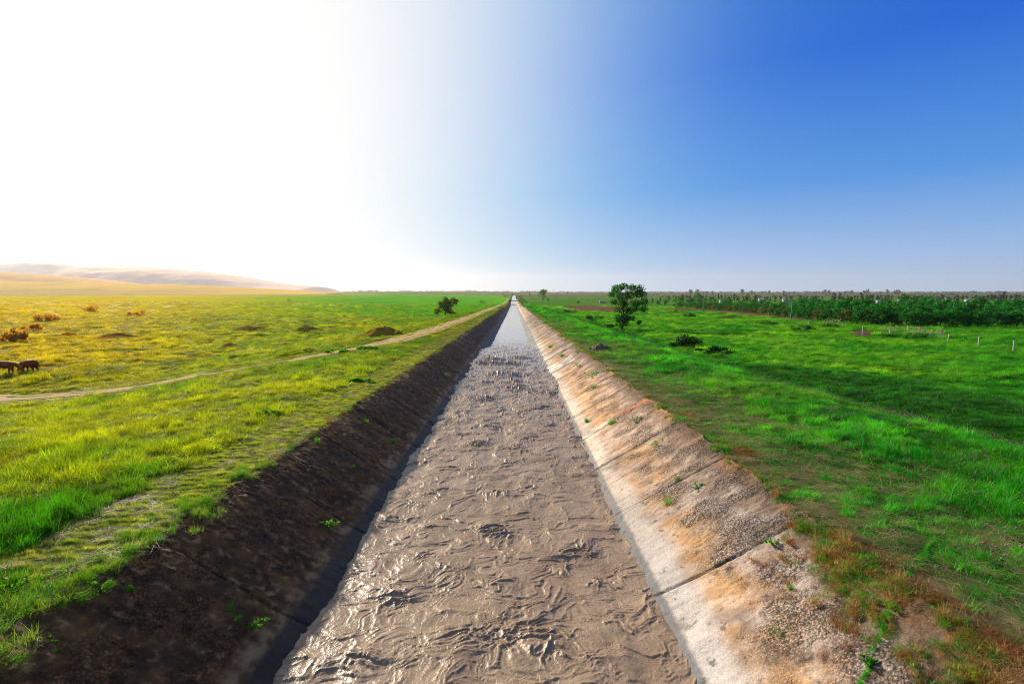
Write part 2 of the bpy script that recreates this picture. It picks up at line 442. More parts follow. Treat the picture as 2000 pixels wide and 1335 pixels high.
# rust-coloured dead patches on the right bank, in metres
RUST = [(at(1705, 1120)[:2], 0.55), (at(1880, 1255)[:2], 0.6), (at(1780, 1180)[:2], 0.3), (at(1650, 1065)[:2], 0.28), (at(1960, 1310)[:2], 0.4),
        (at(1350, 815)[:2], 0.25), (at(1440, 880)[:2], 0.22)]
def rust(X, Y):
    f = np.zeros(np.shape(X))
    for (p, r) in RUST:
        f = np.maximum(f, np.exp(-(((X - p[0]) / r) ** 2 + ((Y - p[1]) / (r * 1.7)) ** 2)))
    return f
def ground_colour(X, Y):
    """The colour of soil, low turf and crops by place, with the far-left sun glow tinted in."""
    n1 = fbm(X / 9, Y / 9, 4, seed=1); n2 = fbm(X / 2.2, Y / 2.2, 4, seed=4); n3 = fbm(X / 60, Y / 60, 3, seed=6)
    r = np.hypot(X, Y)
    turf_r = mixc((0.014, 0.085, 0.005), (0.045, 0.135, 0.008), sstep(-0.2, 0.5, n1))
    turf_l = mixc((0.09, 0.13, 0.005), (0.19, 0.19, 0.008), sstep(-0.3, 0.4, n1))  # left turf yellowed with the same flare tint as its grass
    c = np.where((X > 0)[..., None], turf_r, turf_l)
    # beyond the meadows: crops and plain
    lush = mixc((0.05, 0.27, 0.004), (0.10, 0.30, 0.004), sstep(-0.3, 0.4, n3))
    lw = sstep(-120, 40, X + 0.25 * Y)
    lush = mixc((0.52, 0.38, 0.003), lush, sstep(-0.75, -0.25, X / np.maximum(Y, 1)))  # far-left crops turned golden: the sun's flare glow painted in
    fl = sstep(150, 230, r) * (X < 0)
    c = mixc(c, lush, fl)
    plain = mixc((0.05, 0.08, 0.035), (0.12, 0.12, 0.06), sstep(-0.3, 0.3, fbm(X / 500, Y / 160, 3, seed=11)))
    c = mixc(c, plain, sstep(900, 1500, r) * (X > -0.02 * Y))
    tan = mixc((0.30, 0.26, 0.07), (0.42, 0.30, 0.11), sstep(-0.3, 0.3, fbm(X / 400, Y / 200, 3, seed=12)))
    c = mixc(c, tan, sstep(900, 1500, r) * sstep(0.22, 0.40, -X / np.maximum(Y, 1)))
    c = mixc(c, plain, sstep(1500, 2200, r) * (1 - sstep(0.22, 0.40, -X / np.maximum(Y, 1))) * (X <= -0.02 * Y))
    gr = sstep(260, 420, Y) * (X > 12) * (r < 1500) * 0.8
    c = mixc(c, mixc((0.03, 0.16, 0.01), (0.09, 0.17, 0.02), sstep(-0.3, 0.3, fbm(X / 60, Y / 40, 2, seed=3))), gr)
    # soil showing along the canal edges
    eR = X - XR; eL = XL - X
    soil = mixc((0.14, 0.085, 0.045), (0.22, 0.15, 0.09), sstep(-0.3, 0.3, n2))
    c = mixc(c, soil, np.where(X > 0, (1 - sstep(0.2, 2.2 + 1.2 * n1, eR)) * 0.7, 0) * (Y < 900))
    c = mixc(c, mixc((0.13, 0.12, 0.025), (0.19, 0.18, 0.045), sstep(-0.3, 0.3, n2)), np.where(X < 0, 1 - sstep(1.2, 2.4, eL), 0) * 0.8 * (Y < 900))
    c = mixc(c, (0.26, 0.085, 0.02), np.clip(rust(X, Y) * 0.8 * sstep(-0.25, 0.3, n2), 0, 1) * (X > 0))
    brown = mixc((0.10, 0.055, 0.035), (0.15, 0.085, 0.05), sstep(-0.3, 0.3, n2))
    for P in (PLOUGH, STRIP, SCRAPE):
        c = np.where(in_poly(X + 1.0 * n2, Y + 4 * n2, P)[..., None], brown, c)
    # reddish bare patches in the left meadow
    c = mixc(c, (0.26, 0.12, 0.03), (X < -9) * (r < 160) * sstep(0.30, 0.5, fbm(X / 5.5, Y / 5.5, 4, seed=21)) * 0.8)
    return np.clip(c, 0.003, 0.9)
V = np.stack([gx, gy, gz], -1).reshape(-1, 3)
gcol = ground_colour(V[:, 0], V[:, 1])
m, n = new_mat('ground_soil_and_turf')
pos = n.new('ShaderNodeNewGeometry').outputs['Position']
ca = n.new('ShaderNodeAttribute', attribute_name='col').outputs['Color']
k1 = n.ramp(n.noise(pos, 1.6, 8, 0.65), [(0.25, 0.6), (0.75, 1.4)])
k2 = n.ramp(n.noise(pos, 0.035, 6, 0.6), [(0.3, 0.75), (0.7, 1.25)])
c1 = n.mix(1.0, n.mix(1.0, ca, k1, 'MULTIPLY'), k2, 'MULTIPLY')
bp = n.new('ShaderNodeBump', {'Strength': 0.8, 'Distance': 0.06, 'Height': n.noise(pos, 9.0, 8, 0.7)})
pb = n.new('ShaderNodeBsdfPrincipled', {'Base Color': c1, 'Roughness': 1.0, 'Specular IOR Level': 0.0, 'Normal': bp.outputs[0]})
finish(n, pb.outputs[0])
ground = link('ground', mesh_from('ground', V, grid_faces(len(GY), len(GX)), True, {'col': gcol}), m)
tag(ground, 'flat green and yellow farmland stretching from both canal banks to the horizon', 'ground', kind='structure')

# ------------------------------------------------------------------ dirt track
tp = TRACK
tn = np.gradient(tp, axis=0); tn /= np.linalg.norm(tn, axis=1)[:, None]
side = np.stack([-tn[:, 1], tn[:, 0]], 1)
offs = np.linspace(-1.6, 1.6, 17)
arc = np.concatenate([[0], np.cumsum(np.linalg.norm(np.diff(tp, axis=0), axis=1))])
TV = []; TC = []
for o in offs:
    wob = 0.22 * fbm(arc / 3.0, np.full_like(arc, o * 0.3), 3, seed=31) * (1 if abs(o) < 1.4 else 1.6)
    p = tp + side * (o + wob)[:, None]
    rut = np.exp(-((abs(o) - 0.85) / 0.42) ** 2)
    zz = ground_z(p[:, 0], p[:, 1]) + 0.05 - 0.06 * rut - (0.07 if abs(o) > 1.5 else 0)
    TV.append(np.stack([p[:, 0], p[:, 1], zz], 1))
    g = np.clip(1 - rut + 0.5 * fbm(p[:, 0] / 1.2, p[:, 1] / 1.2, 3, seed=33), 0, 1)
    TC.append(mixc((0.44, 0.24, 0.10), (0.24, 0.22, 0.02), g * (0.7 if abs(o) > 1.0 or abs(o) < 0.35 else 0.3)))
TV = np.stack(TV, 1).reshape(-1, 3); TC = np.stack(TC, 1).reshape(-1, 3)
m, n = new_mat('dirt_track_soil')
pos = n.new('ShaderNodeNewGeometry').outputs['Position']
ca = n.new('ShaderNodeAttribute', attribute_name='col').outputs['Color']
k1 = n.ramp(n.noise(pos, 3.0, 8, 0.7), [(0.25, 0.65), (0.75, 1.35)])
bp = n.new('ShaderNodeBump', {'Strength': 0.8, 'Distance': 0.04, 'Height': n.noise(pos, 12.0, 8, 0.7)})
pb = n.new('ShaderNodeBsdfPrincipled', {'Base Color': n.mix(1.0, ca, k1, 'MULTIPLY'), 'Roughness': 0.95, 'Normal': bp.outputs[0], 'Specular IOR Level': 0.15})
finish(n, pb.outputs[0])
track = link('dirt_track', mesh_from('dirt_track', TV, grid_faces(len(tp), len(offs)), True, {'col': TC}), m)
tag(track, 'rutted dirt track curving from the left meadow to run beside the canal', 'track', kind='structure')

# ------------------------------------------------------------------ canal lining
def y_rows(start, s0, far, k):
    v = [start]
    while v[-1] < far: v.append(v[-1] + max(s0, v[-1] ** 2 / k))
    return np.array(v)
YB = y_rows(-4.0, 0.03, 760, 5200.0)
JL = 8.2 + 3.5 * np.arange(-4, 220); JR = 9.1 + 3.6 * np.arange(-4, 215)
def bank(side_, joints):
    ns = 130
    t = np.linspace(0, 1, ns)                                   # 0 = top lip, 1 = below the water
    run, rise = (2.46, 1.58) if side_ < 0 else (2.75, 1.58)
    ext = 1.55
    T, Yg = np.meshgrid(t * ext, YB)
    # each slab sits a little differently
    jn = joints + 0.0
    k = np.clip(np.searchsorted(jn, Yg) , 0, len(jn) - 1)
    srnd = np.random.default_rng(5 if side_ < 0 else 6)
    off = srnd.normal(0, 0.018, len(jn) + 1); til = srnd.normal(0, 0.02, len(jn) + 1)
    jw = jn[np.clip(k, 0, len(jn) - 1)]; jp = jn[np.clip(k - 1, 0, len(jn) - 1)]
    wig = 0.05 * fbm(T * 2.5, Yg * 0.2, 3, seed=40 + side_)
    dj = np.minimum(np.abs(jw - Yg - wig), np.abs(Yg + wig - jp))
    bulge = 0.10 * fbm(Yg / 5.5, T * 0.7, 3, seed=44 + side_)
    lip = (0.20 * fbm(Yg / 1.1, Yg * 0 + 3.3, 5, gain=0.6, seed=47 + side_) + 0.05) * (1 - sstep(0.0, 0.14, T)) * sstep(-0.01, 0.02, 0.2 + T)
    nrm_ = off[k] + til[k] * (T - 0.6) + bulge + 0.035 * fbm(Yg / 0.9, T * 2.4, 4, seed=50)
    rough = (1 - sstep(0.55, 0.75, T) * 0.65) if side_ > 0 else (1 - sstep(0.70, 0.80, T) * 0.7)
    nrm_ += rough * (0.030 * fbm(Yg / 0.11, T * run / 0.11, 3, seed=55) + 0.02 * np.maximum(fbm(Yg / 0.3, T * 8, 3, seed=57), 0))
    rill = fbm(Yg / 0.35, T * 0.8, 3, seed=58)
    nrm_ += 0.012 * rill
    groove = np.exp(-(dj / np.maximum(np.maximum(0.022, Yg / 1100), Yg ** 2 / 5200.0 * 0.75)) ** 2) * (1 - sstep(110, 170, Yg)) * (0.75 + 0.25 * sstep(-0.3, 0.3, fbm(T * 4, Yg * 0.05, 2, seed=60)))
    nrm_ -= 0.06 * groove
    sl = math.atan2(rise, run)
    X0 = XL if side_ < 0 else XR
    xx = X0 - side_ * (run * T - lip * 1.0) - side_ * math.sin(sl) * nrm_
    zz = gslope(Yg) + 0.03 - rise * T + math.cos(sl) * nrm_ - 0.02
    V = np.stack([xx, Yg, zz], -1).reshape(-1, 3)
    hgt = (1 - T) * rise                                       # height above the water line
    n1 = fbm(Yg / 1.9, T * 2.2, 4, seed=63 + side_); n2 = fbm(Yg / 0.45, T * 5, 4, seed=66); n3 = fbm(Yg / 0.16, T * 18, 3, seed=68)
    streak = fbm(Yg / 0.22, T * 0.9, 4, seed=70)
    sc_ = srnd.uniform(0, 1, len(jn) + 1)[k]
    n4 = fbm(Yg / 0.75, T * 3.2, 4, seed=72)
    if side_ > 0:
        c = mixc((0.30, 0.21, 0.155), (0.52, 0.40, 0.32), sstep(-0.35, 0.35, n2 + 0.3 * n3))
        och = np.exp(-((T - 0.62) / 0.20) ** 2) * sstep(-0.30, 0.30, n1 + 0.7 * n4 + 0.5 * (sc_ - 0.4))
        och = np.maximum(och, sstep(15, 24, Yg) * sstep(0.35, 0.65, sc_ + 0.3 * n4) * sstep(0.12, 0.35, T) * 0.55)
        c = mixc(c, mixc((0.60, 0.31, 0.11), (0.70, 0.45, 0.24), sstep(-0.2, 0.3, n2)), np.clip(och, 0, 1) * 0.9)
        c = mixc(c, (0.60, 0.53, 0.46), sstep(0.72, 0.86, T + 0.10 * n1 + 0.05 * n2) * 0.95)
        c = mixc(c, (0.56, 0.48, 0.40), sstep(0.15, 0.45, n4) * 0.6 * sstep(0.2, 0.4, T))
        c = mixc(c, (0.24, 0.18, 0.13), sstep(0.10, 0.45, streak) * 0.6 * sstep(9, 18, Yg))
        c = mixc(c, (0.20, 0.16, 0.10), sstep(0.22, 0.5, fbm(Yg / 1.1, T * 2.6, 4, seed=74)) * 0.6)
        c = c * 0.80
        c = mixc(c, (0.16, 0.10, 0.055), (1 - sstep(0.05, 0.24, T + 0.16 * n4 + 0.08 * n2)) * 0.85)
        c = mixc(c, (0.15, 0.09, 0.05), (1 - sstep(6.0, 9.5, Yg + 2.5 * n4)) * (1 - sstep(0.16, 0.36, T + 0.15 * n2)) * 0.85)
        c = mixc(c, (0.36, 0.16, 0.06), (1 - sstep(0.03, 0.16, T)) * sstep(-0.1, 0.4, n1) * 0.7)
        wet = sstep(0.935, 0.965, T + 0.02 * n2 + 0.01 * n3)
        c = mixc(c, (0.075, 0.072, 0.075), wet * 0.92)
        ws = ((Yg > 38.2) & (Yg < 41.6) & (T > 0.30)) * 1.0 + ((Yg > 46.0) & (Yg < 47.4)) * 0.7
        c = mixc(c, (0.66, 0.63, 0.59), np.clip(ws, 0, 1) * sstep(-0.25, 0.15, streak + 0.4 * n2) * 0.9)
        ws2 = (np.abs(Yg - 20.15 - 0.2 * n4) < 0.34) * (T > 0.50) * sstep(-0.25, 0.1, n2)
        c = mixc(c, (0.60, 0.57, 0.53), ws2 * 0.7)
        c = mixc(c, (0.42, 0.15, 0.04), (np.abs(Yg - 20.15 - 0.2 * n4) < 0.4) * (T < 0.50) * sstep(-0.2, 0.1, n2) * 0.8)
    else:
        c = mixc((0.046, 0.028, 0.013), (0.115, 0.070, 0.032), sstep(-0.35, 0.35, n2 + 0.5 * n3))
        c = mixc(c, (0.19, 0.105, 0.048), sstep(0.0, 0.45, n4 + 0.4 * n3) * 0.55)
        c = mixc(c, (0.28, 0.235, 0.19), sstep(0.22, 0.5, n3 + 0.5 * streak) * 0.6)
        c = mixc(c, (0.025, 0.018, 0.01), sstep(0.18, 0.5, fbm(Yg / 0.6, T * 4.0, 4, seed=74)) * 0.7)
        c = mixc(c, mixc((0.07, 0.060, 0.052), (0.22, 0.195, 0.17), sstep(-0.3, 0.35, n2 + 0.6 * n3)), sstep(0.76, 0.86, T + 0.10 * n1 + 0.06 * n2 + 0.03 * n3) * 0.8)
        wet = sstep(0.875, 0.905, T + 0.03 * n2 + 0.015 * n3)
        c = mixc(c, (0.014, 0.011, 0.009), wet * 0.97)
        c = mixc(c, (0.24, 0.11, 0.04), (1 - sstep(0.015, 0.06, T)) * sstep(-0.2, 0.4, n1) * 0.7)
    c = c * (0.80 + 0.40 * srnd.random(len(jn) + 1)[k])[..., None]
    c = c * (np.array([1.45, 1.02, 0.58]) * (1.0 + 0.5 * (1 - sstep(0.0, 0.35, T)))[..., None] if side_ < 0 else (np.array([1.0, 1.0, 1.0]) + np.array([0.06, -0.03, -0.16]) * sstep(9, 16, Yg)[..., None]))  # left bank: light along the top edge painted in, warm tint offsets blue skylight
    c = mixc(c, (0.05, 0.04, 0.03), groove * 0.9)
    spk = (rough * (0.35 + 0.75 * sstep(-0.25, 0.25, n4 - 0.3 * n1)) * (1 - 0.5 * wet)).clip(0, 1)
    F = grid_faces(len(YB), ns)
    if side_ > 0: F = F[:, ::-1]
    return V, F, np.clip(c, 0.004, 0.9).reshape(-1, 3), wet.ravel(), spk.ravel()
def bank_mat(name, amp, dark):
    m, n = new_mat(name)
    pos = n.new('ShaderNodeNewGeometry').outputs['Position']
    ca = n.new('ShaderNodeAttribute', attribute_name='col').outputs['Color']
    wet = n.new('ShaderNodeAttribute', attribute_name='wet').outputs['Fac']
    spk = n.new('ShaderNodeAttribute', attribute_name='spk').outputs['Fac']
    wp = n.new('ShaderNodeVectorMath', {0: pos, 1: n.new('ShaderNodeVectorMath', {0: n.noise(pos, 14.0, 3, 0.5, 0, 1), 'Scale': 0.05}, operation='SCALE').outputs[0]}, operation='ADD').outputs[0]
    v1 = n.new('ShaderNodeTexVoronoi', {'Vector': wp, 'Scale': 24.0, 'Randomness': 1.0})
    v2 = n.new('ShaderNodeTexVoronoi', {'Vector': wp, 'Scale': 46.0, 'Randomness': 1.0})
    nz = n.noise(pos, 30.0, 9, 0.72); nl = n.noise(pos, 5.0, 6, 0.65)
    stone = n.new('ShaderNodeSeparateColor', {0: v1.outputs['Color']}).outputs[0]
    stone2 = n.new('ShaderNodeSeparateColor', {0: v2.outputs['Color']}).outputs[1]
    k = n.math('ADD', n.math('MULTIPLY', n.math('ADD', n.math('MULTIPLY', stone, 0.55), n.math('MULTIPLY', stone2, 0.45)), amp), 1 - amp * 0.5)
    gap = n.ramp(v1.outputs['Distance'], [(0.30, 1.0), (0.66, dark)])
    pit = n.ramp(nl, [(0.33, 0.35), (0.42, 1.0)])
    grit = n.math('ADD', n.math('MULTIPLY', n.math('SUBTRACT', n.math('MULTIPLY', k, gap), 1.0), n.math('POWER', spk, 1.5)), 1.0)
    kf = n.math('MULTIPLY', n.math('MULTIPLY', grit, pit), n.ramp(nz, [(0.25, 0.6), (0.75, 1.4)]))
    kc = n.new('ShaderNodeCombineColor', {0: kf, 1: kf, 2: kf}).outputs[0]
    hue = n.mix(n.math('MULTIPLY', spk, 0.10), ca, n.mix(1.0, ca, v1.outputs['Color'], 'SOFT_LIGHT'))
    c = n.mix(1.0, hue, kc, 'MULTIPLY')
    hgt = n.math('ADD', n.math('MULTIPLY', n.math('MULTIPLY', v1.outputs['Distance'], spk), -0.7), n.math('ADD', n.math('MULTIPLY', n.math('MULTIPLY', v2.outputs['Distance'], spk), -0.3), n.math('ADD', n.math('MULTIPLY', nz, 1.0), n.math('MULTIPLY', pit, 0.5))))
    bp = n.new('ShaderNodeBump', {'Strength': n.math('ADD', n.math('MULTIPLY', spk, 0.75), 0.2), 'Distance': 0.045, 'Height': hgt})
    rg = n.math('SUBTRACT', 0.92, n.math('MULTIPLY', wet, 0.30))
    p = n.new('ShaderNodeBsdfPrincipled', {'Base Color': c, 'Roughness': rg, 'Specular IOR Level': 0.35, 'Normal': bp.outputs[0]})
    finish(n, p.outputs[0]); return m
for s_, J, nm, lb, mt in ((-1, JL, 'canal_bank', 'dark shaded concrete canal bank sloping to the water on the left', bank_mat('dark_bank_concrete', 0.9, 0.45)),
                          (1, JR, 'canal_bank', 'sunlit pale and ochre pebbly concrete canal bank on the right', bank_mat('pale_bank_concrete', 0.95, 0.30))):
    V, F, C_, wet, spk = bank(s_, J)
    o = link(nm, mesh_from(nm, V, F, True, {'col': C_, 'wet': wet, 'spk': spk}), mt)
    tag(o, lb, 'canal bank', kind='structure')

# ------------------------------------------------------------------ water
def water_level(Y):
    z = ZW + gslope(Y)
    z = z - 0.42 * sstep(55, 66, Y)
    z = z + 0.55 * sstep(516, 520, Y)
    return z
YW = y_rows(-4.0, 0.017, 1500, 6500.0)
XW = np.linspace(-4.2, 3.4, 470)
wx, wy = np.meshgrid(XW, YW)
def sharp(x, y, seed=0):
    """Smooth troughs between thin crests."""
    v = np.clip(np.abs(gnoise(x + seed, y - seed * 0.7)), 0, 1)
    return np.exp(-v * 11.0) * 0.72 + np.clip(1 - v, 0, 1) * 0.28
def ridged(x, y, oct=3, seed=0):
    s = 0; a = 1; nn = 0
    for i in range(oct):
        r = np.clip(1 - np.abs(gnoise(x + seed + 5.1 * i, y - seed * 0.7 + 8.3 * i)), 0, 1)
        s = s + a * r ** 2.2; nn += a; x = x * 2.1; y = y * 2.1; a *= 0.5
    return s / nn
# turbulence: twice-warped thin ridges that curl and fold, smooth boils between them, a few breaking crests
ax = fbm(wx / 1.5, wy / 1.3, 3, seed=71); ay = fbm(wx / 1.5, wy / 1.3, 3, seed=75)
qx = wx + 0.75 * ax; qy = wy + 0.75 * ay
bx = fbm(qx / 0.55, qy / 0.55, 3, seed=73); by = fbm(qx / 0.55, qy / 0.55, 3, seed=77)
qx = qx + 0.26 * bx; qy = qy + 0.26 * by
env = 0.25 + 0.75 * sstep(-0.45, 0.40, fbm(wx / 1.5, wy / 1.9, 3, seed=79))
m2 = sstep(-0.40, 0.30, fbm(wx / 0.95 + 3, wy / 1.1, 3, seed=78)); m3 = sstep(-0.45, 0.25, fbm(wx / 0.6, wy / 0.7 + 5, 3, seed=80))
hz_ = 0.055 * fbm(qx / 1.7, qy / 1.3, 2, seed=81) + 0.016 * fbm(qx / 0.45, qy / 0.32, 3, seed=82)
hz_ += (0.008 + 0.030 * env) * (sharp(qx / 1.25, qy / 0.66, 83) - 0.2)
hz_ += (0.003 + (0.016 + 0.006 * sstep(10, 16, wy)) * m2) * (sharp(qx / 0.52, qy / 0.27, 87) - 0.2)
hz_ += (0.002 + 0.014 * m3) * (sharp(qx / 0.25, qy / 0.13, 88) - 0.2)
hz_ += (0.002 + 0.0035 * env) * (sharp(qx / 0.11, qy / 0.07, 89) - 0.2)
SPL = [at_ for at_ in ()]
def wpt(px, py):
    d = to_ray(px, py); t = 3.0
    while CAM_Z + d[2] * t > float(water_level(d[1] * t)): t += 0.02 * t ** 1.1
    return d[0] * t, d[1] * t
for (px, py, r, a) in ((975, 968, .33, .16), (965, 1045, .42, .17), (770, 1165, .35, .13), (1055, 1260, .7, .17), (900, 1250, .45, .10), (1170, 1140, .4, .09),
                       (930, 870, .5, .15), (985, 905, .4, .12), (1085, 815, .5, .10), (880, 830, .5, .12), (955, 835, .45, .13), (1010, 880, .6, .11), (800, 990, .4, .09),
                       (965, 705, 1.3, .26), (990, 712, 1.2, .24), (1015, 704, 1.2, .18), (945, 712, 1.2, .2), (985, 735, 1.2, .18), (1005, 760, 1.0, .15), (940, 780, .9, .14), (1060, 770, .8, .12),
                       (1130, 1075, .45, .09), (830, 1085, .4, .1), (1230, 1215, .4, .07), (700, 1300, .4, .10), (960, 1150, .4, .1)):
    X0, Y0 = wpt(px, py)
    g = np.exp(-(((wx - X0) / r) ** 2 + ((wy - Y0) / (r * 0.75)) ** 2))
    hz_ += 0.62 * a * g * (0.25 + 0.75 * sharp(qx / 0.42, qy / 0.24, 91) + 0.35 * sharp(qx / 0.16, qy / 0.10, 92) + 0.10 * fbm(wx / 0.08, wy / 0.08, 2, seed=93))
calm = 1 - 0.60 * sstep(62, 80, wy) - 0.2 * sstep(150, 300, wy)
calm = calm * (1 - 0.9 * sstep(515, 525, wy))
big = 1 + 1.9 * sstep(13, 40, wy) * (1 - sstep(62, 75, wy))
wz = water_level(wy) + hz_ * calm * big
wz += 0.05 * fbm(wx / 0.8, wy / 1.6, 2, seed=95) * (1 - sstep(60, 90, wy))
V = np.stack([wx, wy, wz], -1).reshape(-1, 3)
m, n = new_mat('muddy_water')
pos = n.new('ShaderNodeNewGeometry').outputs['Position']
wv = n.noise(pos, 1.7, 4, 0.55, 0.6, out=1)
pw = n.new('ShaderNodeVectorMath', {0: pos, 1: n.new('ShaderNodeVectorMath', {0: wv, 'Scale': 0.5}, operation='SCALE').outputs[0]}, operation='ADD').outputs[0]
nA = n.noise(pw, 5.0, 3, 0.5, 1.6); nB = n.noise(pw, 13.0, 3, 0.5, 1.2)
rA = n.math('POWER', n.math('SUBTRACT', 1.0, n.math('ABSOLUTE', n.math('MULTIPLY', n.math('SUBTRACT', nA, 0.5), 3.0)), None, True), 4.0)
rB = n.math('POWER', n.math('SUBTRACT', 1.0, n.math('ABSOLUTE', n.math('MULTIPLY', n.math('SUBTRACT', nB, 0.5), 3.0)), None, True), 3.0)
hh = n.math('ADD', n.math('ADD', n.math('MULTIPLY', rA, 0.6), n.math('MULTIPLY', rB, 0.35)), n.math('MULTIPLY', n.math('ADD', nA, nB), 1.3))
bp = n.new('ShaderNodeBump', {'Strength': n.math('MULTIPLY', 0.45, n.new('ShaderNodeAttribute', attribute_name='rip').outputs['Fac']), 'Distance': 0.012, 'Height': hh})
silt = n.ramp(n.noise(pw, 0.9, 5, 0.6), [(0.3, (0.235, 0.153, 0.090)), (0.7, (0.325, 0.222, 0.138))])
p = n.new('ShaderNodeBsdfPrincipled', {'Base Color': silt, 'Roughness': n.math('ADD', n.math('MULTIPLY', n.new('ShaderNodeAttribute', attribute_name='rip').outputs['Fac'], 0.27), 0.10), 'IOR': 1.33, 'Specular IOR Level': 0.5, 'Normal': bp.outputs[0]})
finish(n, p.outputs[0])
water = link('water', mesh_from('water', V, grid_faces(len(YW), len(XW)), True, {'rip': np.clip(calm * (1 - 0.75 * sstep(14, 60, wy)), 0, 1).ravel()}), m)
tag(water, 'fast muddy brown water filling the concrete canal', 'water', kind='structure')

# ------------------------------------------------------------------ hills
def hill(label, pts, Y, depth, col, base_y=568.0, seed=0, soft=2.0):
    """A ridge whose skyline runs through photo points at distance Y; falls away on both sides with real depth."""
    px = np.array([p[0] for p in pts], float); py = np.array([p[1] for p in pts], float)
    xs = (px - 1004) / 1000.0 * Y; hs = (568 - py) / 1000.0 * Y
    nx, ny = 260, 60
    X = np.linspace(xs[0], xs[-1], nx); v = np.linspace(-1, 1, ny)
    Hh = np.interp(X, xs, hs)
    k = np.hanning(9); k /= k.sum(); Hh = np.convolve(np.pad(Hh, 4, 'edge'), k, 'valid')
    XX, VV = np.meshgrid(X, v)
    prof = np.clip(1 - np.abs(VV), 0, 1); prof = prof ** 1.1 * (2 - prof ** 1.1) * 1.0
    YY = Y + VV * depth
    lump = 1 + 0.30 * fbm(XX / (depth * 0.55) + seed, YY / (depth * 0.4), 5, seed=seed) * (1 - prof ** 4)
    Z = Hh[None, :] * prof * lump + float(gslope(Y)) * 0 - 14.0 * (1 - prof)
    V = np.stack([XX, YY, Z], -1).reshape(-1, 3)
    m, n = new_mat('hill_grassland')
    pos = n.new('ShaderNodeNewGeometry').outputs['Position']
    f = n.noise(pos, 0.0025, 7, 0.65)
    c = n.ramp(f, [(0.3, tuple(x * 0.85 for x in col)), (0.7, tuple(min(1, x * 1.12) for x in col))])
    p = n.new('ShaderNodeBsdfPrincipled', {'Base Color': c, 'Roughness': 1.0, 'Specular IOR Level': 0.0})
    finish(n, p.outputs[0])
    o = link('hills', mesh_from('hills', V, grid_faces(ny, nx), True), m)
    tag(o, label, 'hills', kind='structure')
hill('pale pink mountain ridge farthest away on the left', [(-900, 540), (-500, 522), (-200, 514), (0, 512), (45, 513), (100, 511), (140, 513), (190, 520), (250, 517), (300, 519), (360, 532), (420, 560), (470, 572)], 3480, 560, (0.88, 0.70, 0.63), seed=1)  # part of the distance haze is put into this pale colour
hill('rounded pale hill tapering to the plain left of the canal', [(120, 572), (140, 537), (185, 521), (210, 521), (250, 522), (300, 523), (350, 524), (420, 531), (480, 539), (540, 550), (600, 556), (625, 558), (650, 570)], 2650, 410, (0.88, 0.64, 0.50), seed=2)  # paleness here also carries some painted haze
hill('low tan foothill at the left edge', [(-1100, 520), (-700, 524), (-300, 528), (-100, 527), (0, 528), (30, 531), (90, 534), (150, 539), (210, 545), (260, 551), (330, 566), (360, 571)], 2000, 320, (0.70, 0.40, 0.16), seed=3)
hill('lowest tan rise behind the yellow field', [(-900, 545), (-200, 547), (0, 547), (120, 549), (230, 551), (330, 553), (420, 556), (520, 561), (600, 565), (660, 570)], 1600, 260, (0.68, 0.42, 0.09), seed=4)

# ------------------------------------------------------------------ sill and footbridge far up the canal
b = MB()
b.box((-0.45, 518.0, float(gslope(518)) + ZW - 0.35), (7.4, 0.8, 1.0))
b.box((-0.45, 517.4, float(gslope(518)) + ZW - 0.75), (7.4, 0.5, 0.5))
o = b.build('canal_sill', M_conc); tag(o, 'low concrete sill crossing the canal with a white line of water over it', 'sill')
br = empty('footbridge', (-0.3, 650, float(gslope(650))))
b = MB(); b.box((0, 0, 0.35), (15.0, 2.4, 0.7)); dk_o = b.build('deck', M_bark, br)
for yy in (-1.15, 1.15):
    b = MB(); b.tube([(-7.4, yy, 1.6), (7.4, yy, 1.6)], 0.06)
    for x in np.linspace(-7.4, 7.4, 9): b.tube([(x, yy, 0.7), (x, yy, 1.6)], 0.05, 6)
    b.build('railing', M_pole, dk_o)
for xx in (-6.2, 5.6):
    b = MB(); b.box((xx, 0, -0.6), (0.9, 2.2, 1.2)); b.build('abutment', M_conc, br)
tag(br, 'small dark bridge crossing the canal at its far end', 'bridge')

# ------------------------------------------------------------------ foliage builders
def leaves(centres, radii, n, size, seed, flat=0.8, jitter=0.4, shell=0.5):
    """Folded leaf cards spread through ellipsoid clumps; returns V, quads, rnd."""
    r = np.random.default_rng(seed)
    C = np.asarray(centres, float); Rd = np.asarray(radii, float)
    if Rd.ndim == 1: Rd = np.repeat(Rd[:, None], 3, 1) * np.array([1, 1, flat])
    wgt = np.prod(Rd, 1) ** (2 / 3.0); k = r.choice(len(C), n, p=wgt / wgt.sum())
    d = r.normal(size=(n, 3)); d /= np.linalg.norm(d, axis=1)[:, None]
    rad = shell + (1 - shell) * r.random(n) ** 0.5
    rad *= 1 + jitter * r.normal(size=n) * 0.4
    P = C[k] + d * rad[:, None] * Rd[k]
    nrm_ = d * 0.7 + r.normal(size=(n, 3)) * 0.7 + np.array([0, 0, 0.35]); nrm_ /= np.linalg.norm(nrm_, axis=1)[:, None]
    a = np.cross(nrm_, r.normal(size=(n, 3))); a /= np.linalg.norm(a, axis=1)[:, None]
    bb = np.cross(nrm_, a)
    s = size * r.uniform(0.6, 1.35, n)[:, None]
    V = np.stack([P - a * s * 0.6, P + bb * s * 0.42 - nrm_ * s * 0.10, P + a * s * 0.75 + nrm_ * -s * 0.12, P - bb * s * 0.42 - nrm_ * s * 0.10], 1).reshape(-1, 3)
    F = np.arange(4 * n).reshape(-1, 4)
    cl = r.random(len(C))
    rnd = np.repeat(np.clip(0.55 * r.random(n) + 0.45 * cl[k], 0, 1), 4)
    return V, F, rnd
